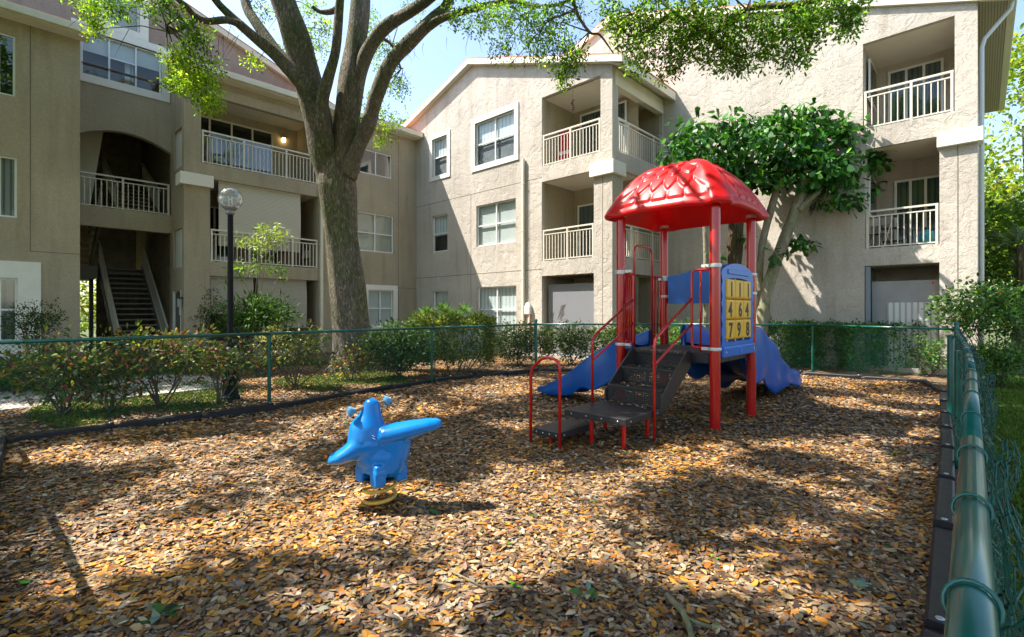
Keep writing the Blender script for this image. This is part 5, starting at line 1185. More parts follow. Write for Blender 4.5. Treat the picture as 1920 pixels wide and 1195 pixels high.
# looser litter beyond the fences
OUTL = [(-9.5, 5.8), (-6.2, 5.9), (.2, 13.3), (8.0, 12.9), (9.6, 11.6), (9.4, 13.4), (4.0, 15.5), (-3.5, 17.5), (-10.5, 10.5)]
q = scatter_poly(OUTL, 60000); f_ = np.sin(.9*q[:, 0])*np.cos(.8*q[:, 1]+.3*q[:, 0]) > -.75; q = q[f_ & visible(q, 1.02)]; litter('fallen_leaves', q, .06, label='dry fallen leaves lying beyond the fence below the shrubs and the oak')
OUTR = [(2.6, 2.5), (9.4, 9.8), (14, 10), (14, 13), (20, 14), (10, 6), (5, 3.0)]
q = scatter_poly(OUTR, 5000); litter('fallen_leaves', q[visible(q, 1.1)], .06, label='scattered dry leaves on the grass right of the wire fence')
def grass(name, poly, n, h, label, dens=None):
    q = scatter_poly(poly, n)
    if dens is not None: q = q[dens(q)]
    n = len(q); z = np.where((q[:, 0] > -13) & (q[:, 0] < 12) & (q[:, 1] < 19), hgt(q[:, 0], q[:, 1])-.01, -.10)
    P = np.stack([q[:, 0], q[:, 1], z], 1); D = rng.normal(0, .55, (n, 3)); D[:, 2] = 1; Nn = rdir(n)
    me = blade_mesh(name, P, D, Nn, h*(.5+rng.random(n)), h*.18, pal(n, [(.06, .13, .015), (.10, .18, .025), (.16, .20, .05), (.04, .09, .012)], [4, 4, 2, 2]), grass_m)
    o = link(me, name); stuff(o, label, 'grass')
grass('grass', [(-11, 7.4), (-6.3, 6.0), (-1.4, 11.3), (-3.5, 12.3), (-8.5, 9.4)], 60000, .055, 'patchy green grass between the left fence and the footpath', lambda q: (np.sin(1.3*q[:, 0]+.4)*np.cos(1.1*q[:, 1]) + .4*np.sin(3*q[:, 0]+2*q[:, 1]) > -.15) & (q[:, 1] > -2))
grass('grass', [(-14, 10.5), (-11, 8.9), (-5.2, 14.3), (-7, 16)], 26000, .09, 'darker grass between the footpath and the left building')
grass('grass', [(1.9, 1.9), (3.2, 3.25), (6.0, 6.35), (9.3, 9.9), (10.4, 11.2), (14, 12), (10, 8), (5, 3.7)], 70000, .06, 'green grass right of the wire fence', lambda q: np.sin(1.7*q[:, 0])*np.cos(1.5*q[:, 1]) > -.7)
# fallen sticks and green sprigs on the litter
def stick(pxs, r, lab, fork=None):
    pts = [gp(x, y) for x, y in pxs]; pts = [p + Vector((0, 0, float(hgt(p.x, p.y))+.028+r)) for p in pts]; c = pts[0].copy(); c.z = 0
    m = MB(); m.tube([p-c for p in pts], [r*(1-.3*i/len(pts)) for i in range(len(pts))], 10)
    if fork: f = [gp(x, y)+Vector((0, 0, .05)) for x, y in fork]; m.tube([p-c for p in f], r*.6, 8)
    o = m.build('fallen_branch', bark2_m, smooth=True); o.location = c; tag(o, lab, 'branch')
stick([(1250, 1133), (1266, 1150), (1280, 1165), (1293, 1195), (1300, 1230)], .016, 'lichened grey branch lying on the leaves at the bottom edge', [(1290, 1180), (1310, 1188), (1335, 1196)])
stick([(905, 1110), (940, 1107), (975, 1112)], .006, 'thin curved grey twig left of the lichened branch'); stick([(1045, 1090), (1065, 1096), (1092, 1090)], .006, 'short thin twig above the lichened branch')
stick([(845, 1080), (880, 1096), (905, 1110)], .005, 'thin straight twig at the bottom centre of the leaf carpet')
def sprig(px, py, n, ln, cols, lab):
    c = gp(px, py); c.z = float(hgt(c.x, c.y))+.02; P = np.tile(np.array(c), (n, 1))*1.0 + rng.normal(0, .012, (n, 3)); a = rng.uniform(0, 2*np.pi, n)
    D = np.stack([np.cos(a), np.sin(a), rng.uniform(.05, .5, n)], 1); Nn = rng.normal(0, .3, (n, 3)); Nn[:, 2] = 1
    t = thing('leaf_sprig', lab, 'leaf', (c.x, c.y, 0), group='green sprigs on the leaf carpet'); P -= np.array([c.x, c.y, 0])
    for i in range(n):
        me = leaf_mesh('leaf', P[i:i+1], D[i:i+1], Nn[i:i+1], ln*(.7+.5*random.random()), ln*.42, pal(1, cols, [1]*len(cols)), shrub_m, 'oval'); link(me, 'leaf', t)
sprig(305, 1165, 9, .11, [(.03, .10, .02), (.06, .20, .03), (.20, .28, .22)], 'clump of green and silvery leaves near the bottom left corner')
sprig(1610, 1110, 6, .10, [(.25, .38, .28), (.18, .30, .20)], 'pale silvery green sprig near the bottom right')
sprig(1100, 1120, 5, .08, [(.20, .32, .24), (.08, .2, .05)], 'silvery green leaves left of the lichened branch')
sprig(1675, 858, 7, .08, [(.04, .14, .02), (.06, .2, .03)], 'small green weed near the right edging')
sprig(965, 1100, 3, .05, [(.15, .5, .03)], 'tiny bright green leaf sprig at bottom centre'); sprig(820, 965, 5, .06, [(.06, .2, .04)], 'small green sprig right of the spring rider')
sprig(1342, 1052, 2, .05, [(.2, .6, .03)], 'single bright green leaf right of centre on the carpet')

# ------------------------------------------------------------------ foliage helpers
def cloud(centers, radii, n_each, clump, leaf, cols, probs, aspect=.45, droop=0.0, shape='oval', flat=.6, shell=0.0, origin=None, up=.4, jit=.25, csize=None):
    """leaves gathered in clumps spread through ellipsoids; returns leaf arrays"""
    Ps, Ds, Ns, Cs = [], [], [], []
    for (c, r, n) in zip(centers, radii, n_each):
        c = np.array(c, float); r = np.array(r, float); k = max(3, int(n/clump))
        d = rdir(k); rad = rng.random((k, 1))**(1/3)
        if shell: rad = shell + (1-shell)*rad
        cc = c + d*rad*r; m = k*clump
        cs = csize if csize else .16*min(1.0, r.mean())+leaf
        idx = np.repeat(np.arange(k), clump); off = rng.normal(0, 1, (m, 3))*cs*.55; P = cc[idx] + off
        D = unit(off + rng.normal(0, .5, (m, 3))*cs + np.array([0, 0, -droop*cs*3])); Nn = rng.normal(0, flat, (m, 3)); Nn[:, 2] += up+.6
        tone = np.exp(rng.normal(0, jit, (k, 1)))[idx]
        Ps.append(P); Ds.append(D); Ns.append(Nn); Cs.append(np.clip(pal(m, cols, probs)*tone, .003, .8))
    P, D, Nn, Cc = map(np.concatenate, (Ps, Ds, Ns, Cs))
    if origin is not None: P = P - np.array(origin)
    return P, D, Nn, Cc
def foliage(name, par, mat, leaf, aspect, arr, shape='oval', curl=.12):
    P, D, Nn, Cc = arr; n = len(P); s = leaf*np.exp(rng.normal(0, .2, n)); me = leaf_mesh(name, P, D, Nn, s, s*aspect, Cc, mat, shape, curl)
    o = link(me, name, par); return o
def limb(par, pts, name='branch', mat=None, n=12, rough=.04, sub=5, org=None):
    """tapered limb through (x, y, z, radius) points, with a wandering, knobbly surface"""
    P = np.array([p[:3] for p in pts], float); Rr = np.array([p[3] for p in pts], float)
    if org is not None: P = P - np.array(org)
    k = len(P); t = np.arange(k); tt = np.linspace(0, k-1, (k-1)*sub+1)
    def cr(A):
        A_ = np.vstack([2*A[0]-A[1], A, 2*A[-1]-A[-2]]); o = []
        for x in tt:
            i = min(int(x), k-2); u = x-i; p0, p1, p2, p3 = A_[i], A_[i+1], A_[i+2], A_[i+3]
            o.append(.5*((2*p1)+(-p0+p2)*u+(2*p0-5*p1+4*p2-p3)*u*u+(-p0+3*p1-3*p2+p3)*u**3))
        return np.array(o)
    Q = cr(P); RR = cr(np.stack([Rr]*3, 1))[:, 0]; RR = np.maximum(RR, Rr.min()*.5)
    m = MB(); m.tube([Vector(q) for q in Q], RR, n, cap=True)
    if rough:
        ph = random.random()*9
        for vi, v in enumerate(m.v):
            i = vi//n; r = RR[min(i, len(RR)-1)]; c = Q[min(i, len(Q)-1)]; v = np.array(v); d = v-c; a = vi % n
            f = 1 + rough*(math.sin(a*2*math.pi/n*3+i*.35+ph) + .7*math.sin(a*2*math.pi/n*5-i*.6+ph) + .8*math.sin(i*.9+ph))
            m.v[vi] = tuple(c + d*f)
    return m.build(name, mat or bark_m, par, smooth=True)

# ------------------------------------------------------------------ the big oak behind the left fence
ob = gp(656, 693); oak = thing('oak_tree', 'massive forked live oak with furrowed bark overhanging the play area', 'tree', ob); OY = ob.y
def T(px, py, wpx, Y=None): Y = Y or OY; p = wp(px, py, Y); return (p.x, p.y, p.z, wpx*.5*Y/F)
og = (ob.x, ob.y, 0)
# trunk with buttress flare
tr_ = MB(); lv = [(662, 712, 84), (660, 690, 74), (660, 660, 68), (659, 628, 66), (651, 533, 64), (646, 490, 61), (640, 440, 59), (636, 395, 63), (633, 350, 68), (632, 325, 64), (631, 300, 54), (631, 280, 36), (631, 264, 16), (631, 256, 5)]
nn = 40; sub = 6; P = np.array([T(*l) for l in lv]); tt = np.linspace(0, len(lv)-1, (len(lv)-1)*sub+1); Q = np.stack([np.interp(tt, np.arange(len(lv)), P[:, k]) for k in range(4)], 1); vs = []
for i, (x, y, z, r) in enumerate(Q):
    for j in range(nn):
        a = 2*math.pi*j/nn; fl = max(0, .9-z)/.9
        f = 1 + .05*math.sin(3*a+1+z*.3) + .035*math.sin(7*a+z*1.1) + .02*math.sin(13*a-z*2.1) + fl**2*(.18+.22*max(0, math.sin(4*a+.7)))
        if z > 4.6: f *= 1 + .10*(z-4.6)*abs(math.cos(a))*0
        vs.append((x-ob.x+math.cos(a)*r*f, y-ob.y+math.sin(a)*r*f*(.95), z-.02))
tr_.add(vs, [(i*nn+j, i*nn+(j+1) % nn, (i+1)*nn+(j+1) % nn, (i+1)*nn+j) for i in range(len(Q)-1) for j in range(nn)]); tr_.build('trunk', bark_m, oak, smooth=True)
Yc = OY
BR = [ # (px, py, width px, depth)
 [(619, 350, 50, Yc), (606, 285, 56, Yc-.1), (592, 215, 56, Yc-.2), (572, 130, 60, Yc-.3), (548, 50, 56, Yc-.5), (522, -30, 52, Yc-.7), (505, -120, 44, Yc-1.2), (470, -230, 34, Yc-2)],
 [(615, 300, 40, Yc), (606, 220, 36, Yc+.1), (588, 160, 34, Yc+.2), (556, 70, 34, Yc+.3), (530, 0, 32, Yc+.4), (515, -90, 26, Yc+.8)],
 [(618, 290, 34, Yc-.2), (604, 205, 30, Yc-.5), (614, 150, 24, Yc-.6), (630, 90, 20, Yc-.7), (638, 0, 18, Yc-.9), (650, -120, 14, Yc-1.5)],
 [(646, 320, 62, Yc), (650, 250, 58, Yc), (653, 190, 52, Yc), (663, 110, 46, Yc+.1), (674, 20, 42, Yc+.2), (682, -80, 36, Yc+.3), (700, -220, 26, Yc+.8)],
 [(662, 220, 30, Yc), (672, 145, 32, Yc), (690, 95, 30, Yc-.1), (722, 52, 28, Yc-.3), (770, 22, 25, Yc-.6), (815, -12, 22, Yc-.9), (880, -70, 18, Yc-1.6)],
 [(650, 330, 48, Yc-.1), (666, 290, 34, Yc-.2), (688, 240, 31, Yc-.3), (704, 185, 32, Yc-.4), (732, 120, 31, Yc-.5), (772, 75, 30, Yc-.6), (808, 40, 28, Yc-.7), (838, 10, 24, Yc-.8), (850, -40, 20, Yc-1.0), (870, -120, 16, Yc-1.4)],
 [(800, 52, 20, Yc-.7), (830, 34, 17, Yc-.9), (905, 12, 13, Yc-1.4), (960, 2, 11, Yc-1.8), (1005, 12, 9, Yc-2.2), (1048, 8, 7, Yc-2.6), (1100, -15, 6, Yc-3)],
 [(602, 230, 34, Yc-.3), (570, 165, 30, Yc-.5), (540, 128, 30, Yc-.6), (500, 88, 26, Yc-.8), (468, 62, 22, Yc-1.0), (430, 28, 18, Yc-1.2), (400, -5, 15, Yc-1.5), (360, -70, 12, Yc-2)],
 [(545, 128, 26, Yc-.5), (510, 85, 24, Yc-.4), (478, 40, 22, Yc-.3), (462, 10, 20, Yc-.2), (448, -60, 16, Yc)],
 [(455, 48, 17, Yc-1.1), (425, 38, 15, Yc-1.4), (388, 40, 14, Yc-1.7), (366, 30, 13, Yc-1.9), (350, 14, 12, Yc-2.1), (325, -8, 10, Yc-2.4), (280, -50, 8, Yc-2.8)],
 [(372, 34, 12, Yc-1.8), (350, 46, 12, Yc-2.1), (332, 56, 11, Yc-2.4), (316, 60, 9, Yc-2.7), (312, 48, 6, Yc-2.9)],
 [(640, 12, 15, Yc-.6), (622, 22, 13, Yc-.6), (600, 22, 9, Yc-.6), (585, 12, 7, Yc-.7)],
 [(690, 100, 9, Yc), (705, 72, 8, Yc+.3), (735, 85, 6, Yc+.8), (752, 130, 4, Yc+1.2)],
]
for b in BR: limb(oak, [T(x, y, w_*.84, Y_) for x, y, w_, Y_ in b], n=16, org=og)
for (x, y, r) in ((688, 236, 19), (590, 190, 16), (600, 225, 18)):
    p = T(x, y, r, Yc-.35); m = MB(); m.ell((p[0]-og[0], p[1]-og[1], p[2]), (p[3]*1.3, p[3]*1.2, p[3]*1.25), 12, 8); m.build('burl', bark_m, oak, smooth=True)
# foliage in view: (px, py, Y, rx px, rz px, leaves, tone)  tone 0 shaded, 1 sunlit yellow-green
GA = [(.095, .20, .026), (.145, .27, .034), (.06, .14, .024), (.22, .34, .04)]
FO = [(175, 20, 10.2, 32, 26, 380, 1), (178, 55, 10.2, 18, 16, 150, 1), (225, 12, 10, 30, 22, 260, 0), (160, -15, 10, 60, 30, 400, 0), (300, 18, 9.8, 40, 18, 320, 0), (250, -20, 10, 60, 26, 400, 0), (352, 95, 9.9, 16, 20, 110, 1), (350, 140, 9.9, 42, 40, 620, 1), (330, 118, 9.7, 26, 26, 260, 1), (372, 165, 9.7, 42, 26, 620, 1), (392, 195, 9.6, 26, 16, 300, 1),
      (375, 75, 10, 26, 24, 260, 0), (318, 160, 9.9, 14, 10, 70, 1), (390, 130, 10.3, 26, 34, 340, 0), (355, 55, 10, 30, 14, 160, 0), (480, 118, 12.2, 20, 13, 110, 1), (498, 20, 13, 24, 22, 160, 0), (555, 55, 14, 34, 44, 300, 0), (530, 95, 14, 20, 24, 120, 0), (585, 100, 14.5, 18, 40, 200, 0), (590, 20, 14, 24, 24, 260, 1), (608, 55, 13.5, 20, 24, 260, 1), (600, 90, 14, 16, 14, 130, 1),
      (700, 70, 14.4, 24, 50, 340, 0), (725, 120, 14.4, 28, 46, 460, 0), (750, 165, 14.2, 26, 24, 260, 0), (710, 180, 14.4, 22, 30, 240, 0), (722, 225, 14, 28, 20, 300, 1), (715, 262, 13.8, 26, 14, 180, 1), (742, 90, 14, 20, 14, 90, 0), (770, 20, 14, 30, 18, 170, 0), (690, 215, 14.6, 12, 22, 120, 0), (688, 30, 14.5, 20, 30, 160, 0),
      (862, 38, 11.6, 30, 18, 220, 0), (905, 30, 11, 34, 24, 360, 0), (955, 40, 10.4, 40, 32, 480, 0), (940, 95, 10.3, 22, 20, 170, 0), (1010, 50, 10, 38, 40, 560, 0), (1000, 100, 10, 26, 20, 160, 0), (1045, 90, 9.7, 34, 36, 480, 0), (1060, 135, 9.6, 22, 24, 240, 0), (1082, 108, 9.5, 24, 18, 200, 0), (900, 55, 10.8, 26, 14, 130, 0), (1055, 25, 9.8, 40, 24, 360, 0), (980, -10, 10, 90, 24, 500, 0), (850, -12, 11, 60, 14, 180, 0), (960, 118, 10, 8, 8, 24, 1), (1052, 158, 9.6, 9, 9, 40, 1),
      (1140, 20, 8.6, 26, 30, 240, 0), (1175, 55, 8.5, 38, 36, 520, 0), (1205, 105, 8.4, 34, 36, 420, 0), (1230, 30, 8.3, 50, 38, 620, 0), (1275, 80, 8.2, 40, 40, 620, 0), (1262, 130, 8.3, 22, 18, 160, 0), (1320, 30, 8, 55, 34, 700, 0), (1345, 95, 8, 42, 38, 620, 0), (1385, 115, 7.9, 34, 20, 300, 0), (1400, 50, 7.8, 46, 40, 640, 0), (1450, 90, 7.8, 38, 36, 480, 0), (1490, 40, 7.7, 46, 34, 560, 0), (1500, 110, 7.7, 26, 20, 200, 0), (1550, 20, 7.6, 46, 28, 480, 0), (1585, 50, 7.6, 26, 24, 240, 0), (1520, 70, 7.6, 34, 22, 260, 0), (1610, 10, 7.5, 26, 14, 140, 0), (1240, 145, 8.3, 12, 14, 60, 1), (1370, -10, 7.9, 240, 22, 1300, 0), (1305, 60, 8.2, 30, 20, 200, 1)]
cc, rr_, nn_, tones = [], [], [], []
for (px, py, Y_, rx, rz_, n, tn) in FO:
    p = wp(px, py, Y_); s = Y_/F; cc.append(tuple(p)); rr_.append((rx*s, max(rx, rz_)*s*.9, rz_*s)); nn_.append(int(n*1.45)); tones.append(tn)
def part_cloud(sel, cols, pr, nm, **k):
    a = cloud([cc[i] for i in sel], [rr_[i] for i in sel], [nn_[i] for i in sel], 9, .05, cols, pr, origin=og, csize=.085, jit=.38, **k); return foliage(nm, oak, leaf_m, .070, .42, a, 'obovate')
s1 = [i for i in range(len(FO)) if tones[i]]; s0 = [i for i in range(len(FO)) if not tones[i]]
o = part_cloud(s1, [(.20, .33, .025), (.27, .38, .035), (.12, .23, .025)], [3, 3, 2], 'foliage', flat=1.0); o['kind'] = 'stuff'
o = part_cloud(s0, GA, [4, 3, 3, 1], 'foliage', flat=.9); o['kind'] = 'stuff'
# twigs that carry the clusters: each drops from the nearest limb
limb_pts = np.array([T(x, y, w_, Y_)[:3] for b in BR for x, y, w_, Y_ in b])
BR2 = [[(1640, -60, 14, 7.4), (1560, -10, 12, 7.5), (1480, 10, 11, 7.7), (1400, 18, 10, 7.9), (1340, 62, 8, 8.0), (1305, 50, 7, 8.1), (1260, 20, 6, 8.3), (1220, -15, 5, 8.4)],
       [(1300, -60, 14, 8.2), (1297, 0, 12, 8.2), (1320, 52, 11, 8.1), (1355, 90, 8, 8.0), (1400, 110, 5, 7.9)], [(1262, 24, 9, 8.3), (1240, 40, 8, 8.4), (1190, 70, 5, 8.5), (1160, 50, 3, 8.5)],
       [(1068, -40, 8, 9.6), (1080, 20, 6, 9.5), (1105, 60, 5, 9.3), (1125, 66, 4, 9.2), (1150, 100, 2.5, 9.1)], [(1480, 10, 8, 7.7), (1500, 50, 6, 7.7), (1515, 100, 3, 7.7)], [(1560, -8, 7, 7.6), (1580, 30, 5, 7.6), (1595, 60, 3, 7.6)]]
for b in BR2: limb(oak, [T(x, y, w_, Y_) for x, y, w_, Y_ in b], n=10, org=og)
limb_pts = np.vstack([limb_pts, [T(x, y, w_, Y_)[:3] for b in BR2 for x, y, w_, Y_ in b]])
tw_ = MB()
for c, r, n in zip(cc, rr_, nn_):
    c = np.array(c); i = np.argmin(np.linalg.norm(limb_pts-c, axis=1)); a = limb_pts[i]
    if np.linalg.norm(a-c) > 2.2: a = c + np.array([0, .2, .8])
    mid_ = (a+c)/2 + rng.normal(0, .12, 3) + np.array([0, 0, .12]); tw_.tube([a-np.array(og), mid_-np.array(og), c-np.array(og)], [.016, .011, .006], 5)
    for k in range(5):
        e = c + rng.normal(0, 1, 3)*np.array(r)*.7; q = (c+e)/2 + rng.normal(0, .04, 3); tw_.tube([c-np.array(og), q-np.array(og), e-np.array(og)], [.006, .004, .002], 4)
for k in range(60):
    x, y, Y_ = random.choice([(400, 25, 10.5), (345, 60, 9.9), (700, 100, 13.5), (560, 60, 13), (850, 60, 11.5), (930, 60, 10.3), (1080, 30, 9.4), (1230, 60, 8.3), (430, 60, 11), (800, 60, 12)]); p = np.array(wp(x+random.gauss(0, 45), y+random.gauss(0, 12), Y_)); q = p + np.array([random.gauss(0, .15), 0, -.25-.35*random.random()])
    tw_.tube([p-np.array(og), (p+q)/2-np.array(og)+rng.normal(0, .04, 3), q-np.array(og)], [.006, .004, .0015], 4)
tw_.build('twigs', stem_m, oak)['kind'] = 'stuff'
# unseen rest of the spreading crown, above the frame, shaped to cast the dappled shade
crc, crr, crn = [], [], []
# gaps shaped into the unseen crown: where on the ground the sun comes through (centre and half-size, metres)
GAPS = []
for (px, py, hx_, hy_) in ((200, 850, 170, 17), (420, 838, 130, 15), (560, 822, 90, 10), (480, 884, 110, 12), (330, 908, 60, 12), (120, 1005, 110, 22), (300, 1035, 120, 20), (130, 1130, 110, 34), (430, 975, 60, 8), (640, 905, 50, 8),
    (900, 735, 110, 9), (760, 770, 140, 9), (600, 788, 90, 8), (960, 800, 60, 6), (980, 880, 70, 10), (930, 975, 90, 14), (965, 1045, 80, 20), (1120, 985, 90, 12), (1230, 1062, 80, 16), (1340, 1090, 90, 16), (1160, 905, 110, 9), (1260, 852, 80, 10), (1060, 935, 60, 6),
    (1450, 838, 90, 6), (1560, 760, 90, 6), (1680, 748, 80, 6), (1690, 775, 90, 5), (1500, 725, 120, 4), (1620, 712, 90, 3), (1700, 880, 50, 8), (1600, 838, 60, 5), (1480, 905, 60, 6), (1640, 960, 40, 7), (1480, 1000, 50, 8), (1130, 735, 80, 6), (1080, 712, 60, 4), (560, 950, 50, 7), (700, 1010, 50, 9), (620, 1120, 60, 14), (1560, 1130, 60, 14), (780, 1150, 60, 12),
    (560, 712, 90, 8), (430, 762, 90, 9), (470, 745, 90, 8), (250, 790, 110, 9), (600, 715, 70, 5), (100, 765, 120, 8), (350, 742, 90, 6), (780, 700, 70, 5), (930, 690, 60, 4)):
    c = gp(px, py); GAPS.append((c.x, c.y, hx_*.85/F*c.y+.13, hy_*.95*c.y*c.y/(F*CH)+.09))
GAPS = np.array(GAPS); SUNNY = np.array([tuple(wp(px, py, Y_)) for px, py, Y_ in ((690, 815, 3.9), (780, 800, 3.9), (350, 140, 9.9), (375, 185, 9.7), (330, 118, 9.7), (178, 30, 10.2), (845, 590, 12.3), (810, 580, 12.9), (745, 640, 11.3), (1260, 340, 7.0), (1220, 345, 7.0), (720, 240, 14), (1310, 350, 6.7), (1220, 60, 8.4), (1290, 80, 8.2), (1360, 60, 8.0), (1430, 70, 7.8), (1500, 60, 7.7), (1560, 30, 7.6), (1000, 60, 10), (1060, 90, 9.6))])
def in_gap(tx, ty, m_): return bool((((tx-GAPS[:, 0])/(GAPS[:, 2]+m_))**2 + ((ty-GAPS[:, 1])/(GAPS[:, 3]+m_))**2 < 1).any())
for k in range(3500):
    for _ in range(80):
        x = rng.uniform(-14.5, 5.0); y = rng.uniform(-.5, 13.0); z = rng.uniform(6.4, 10.2)
        if (x-ob.x)**2/11**2 + (y-7.5)**2/9.0**2 > 1 or (x > -2.0 and y > 11.0): continue
        fy = HY - (z-.8-CH)/max(y, .5)*F
        if y > .5 and fy > -20: continue                     # stays above the frame
        s = rng.uniform(.20, .46)
        if in_gap(x - sun_dir.x/sun_dir.z*z, y - sun_dir.y/sun_dir.z*z, s*.65+.03): continue
        q_ = SUNNY - np.array([x, y, z]); pr_ = q_ @ np.array(sun_dir); dd_ = np.linalg.norm(q_ - pr_[:, None]*np.array(sun_dir), axis=1)
        if (dd_[pr_ > .3] < .75).any(): continue
        break
    else: continue
    crc.append((x, y, z)); crr.append((s, s, s*.7)); crn.append(int(300*s*s+26))
a = cloud(crc, crr, crn, 3, .09, GA, [4, 3, 3, 1], origin=og, csize=.16, flat=.45, up=.9)
P_, D_, N_, C_ = a; s_ = .155*np.exp(rng.normal(0, .2, len(P_))); link(blade_mesh('foliage', P_, D_, N_, s_, s_*.58, C_, leaf_m, .05), 'foliage', oak)['kind'] = 'stuff'
print('crown leaves', len(a[0]))
HB = []
for k in range(26):
    x1_, y1_ = rng.uniform(-12, 4.5), rng.uniform(0, 14); z1_ = rng.uniform(8, 10.5)
    if HY-(z1_-1.6-CH)/max(y1_, .5)*F > -30: continue
    ends = [T(*b[-1][:2], b[-1][2]*.84, b[-1][3]) for b in BR if b[-1][1] < -40]; e_ = min(ends, key=lambda q: (q[0]-x1_)**2+(q[1]-y1_)**2); HB.append(e_)
    limb(oak, [e_, (e_[0]*.5+x1_*.5, e_[1]*.5+y1_*.5, max(e_[2], z1_)*.5+z1_*.5+.5, e_[3]*.6), (x1_, y1_, z1_, .02)], n=8, org=og, sub=3)

# ------------------------------------------------------------------ rubber-leaved tree beside the tall gable
rb = Vector((( 1437-CX)/F*13.1, 13.1, 0)); rub = thing('broadleaf_tree', 'low umbrella shaped tree with large glossy leaves and slanting pale trunks', 'tree', rb); rg_ = (rb.x, rb.y, 0)
RBR = [([(1424, 640, 34), (1430, 590, 30), (1436, 550, 28), (1456, 490, 27), (1478, 430, 26), (1497, 375, 24), (1510, 330, 16)], 13.1, bark2_m), ([(1440, 600, 22), (1425, 540, 17), (1428, 470, 16), (1438, 420, 18), (1452, 370, 18), (1462, 320, 12)], 13.3, bark2_m),
       ([(1372, 640, 34), (1374, 540, 32), (1378, 470, 38), (1380, 420, 36), (1388, 370, 22), (1400, 320, 14)], 13.6, bark3_m), ([(1322, 640, 12), (1324, 520, 13), (1322, 440, 12), (1318, 380, 12), (1310, 330, 8)], 13.5, bark2_m),
       ([(1497, 395, 16), (1520, 372, 14), (1550, 350, 9), (1580, 320, 6)], 13.0, bark2_m), ([(1380, 395, 12), (1350, 350, 9), (1310, 300, 6)], 13.5, bark2_m), ([(1455, 350, 12), (1480, 300, 9), (1500, 250, 6)], 13.2, bark2_m), ([(1395, 350, 12), (1400, 300, 8), (1390, 250, 5)], 13.4, bark2_m)]
for b, Y_, mt_ in RBR: limb(rub, [T(x, y, w_*.74, Y_) for x, y, w_ in b], name='trunk' if b[0][1] >= 600 else 'branch', mat=mt_, n=14, org=rg_)
RC = [(1300, 250, 55, 26, 70), (1275, 290, 40, 18, 40), (1330, 290, 60, 36, 95), (1370, 240, 50, 22, 65), (1400, 290, 60, 50, 150), (1440, 235, 60, 26, 100), (1480, 270, 60, 44, 170), (1510, 220, 50, 24, 80), (1545, 250, 55, 34, 130), (1590, 260, 46, 36, 110), (1610, 310, 40, 34, 95), (1560, 320, 60, 40, 160), (1500, 318, 70, 30, 150), (1440, 325, 60, 30, 120), (1390, 335, 40, 22, 60), (1350, 325, 36, 22, 55),
      (1640, 290, 22, 12, 20), (1580, 375, 30, 16, 36), (1615, 355, 26, 20, 34), (1385, 385, 26, 14, 20), (1345, 375, 12, 10, 8), (1490, 450, 20, 20, 20), (1520, 455, 14, 10, 9), (1450, 480, 10, 14, 7), (1405, 445, 10, 16, 6), (1322, 390, 10, 8, 6), (1532, 378, 14, 10, 8), (1255, 302, 16, 8, 10), (1295, 540, 14, 12, 8), (1345, 480, 12, 10, 6)]
cR, rR, nR = [], [], []
for (px, py, rx, rz_, n) in RC: s = 13.1/F; cR.append(tuple(wp(px, py, 13.1+random.uniform(-.4, .5)))); rR.append((rx*s, rx*s*1.1, rz_*s)); nR.append(int(n*3.2))
P, D, Nn, Cc = cloud(cR, rR, nR, 6, .1, [(.030, .125, .016), (.055, .20, .024), (.016, .068, .012), (.12, .29, .035)], [5, 4, 3, 1], origin=rg_, csize=.10, droop=.25, flat=.55, up=.8)
order = np.argsort(P[:, 1] - .15*np.abs(P[:, 2]-4)); P, D, Nn, Cc = P[order], D[order], Nn[order], Cc[order]; sz = .215*np.exp(rng.normal(0, .18, len(P)))
for i in range(290): me = leaf_mesh('leaf', P[i:i+1], D[i:i+1], Nn[i:i+1], sz[i:i+1], sz[i:i+1]*.52, Cc[i:i+1], gloss_m, 'obovate', .10); link(me, 'leaf', rub)
me = leaf_mesh('foliage', P[290:], D[290:], Nn[290:], sz[290:], sz[290:]*.52, Cc[290:], gloss_m, 'obovate', .10); link(me, 'foliage', rub)['kind'] = 'stuff'
print('rubber leaves', len(P))

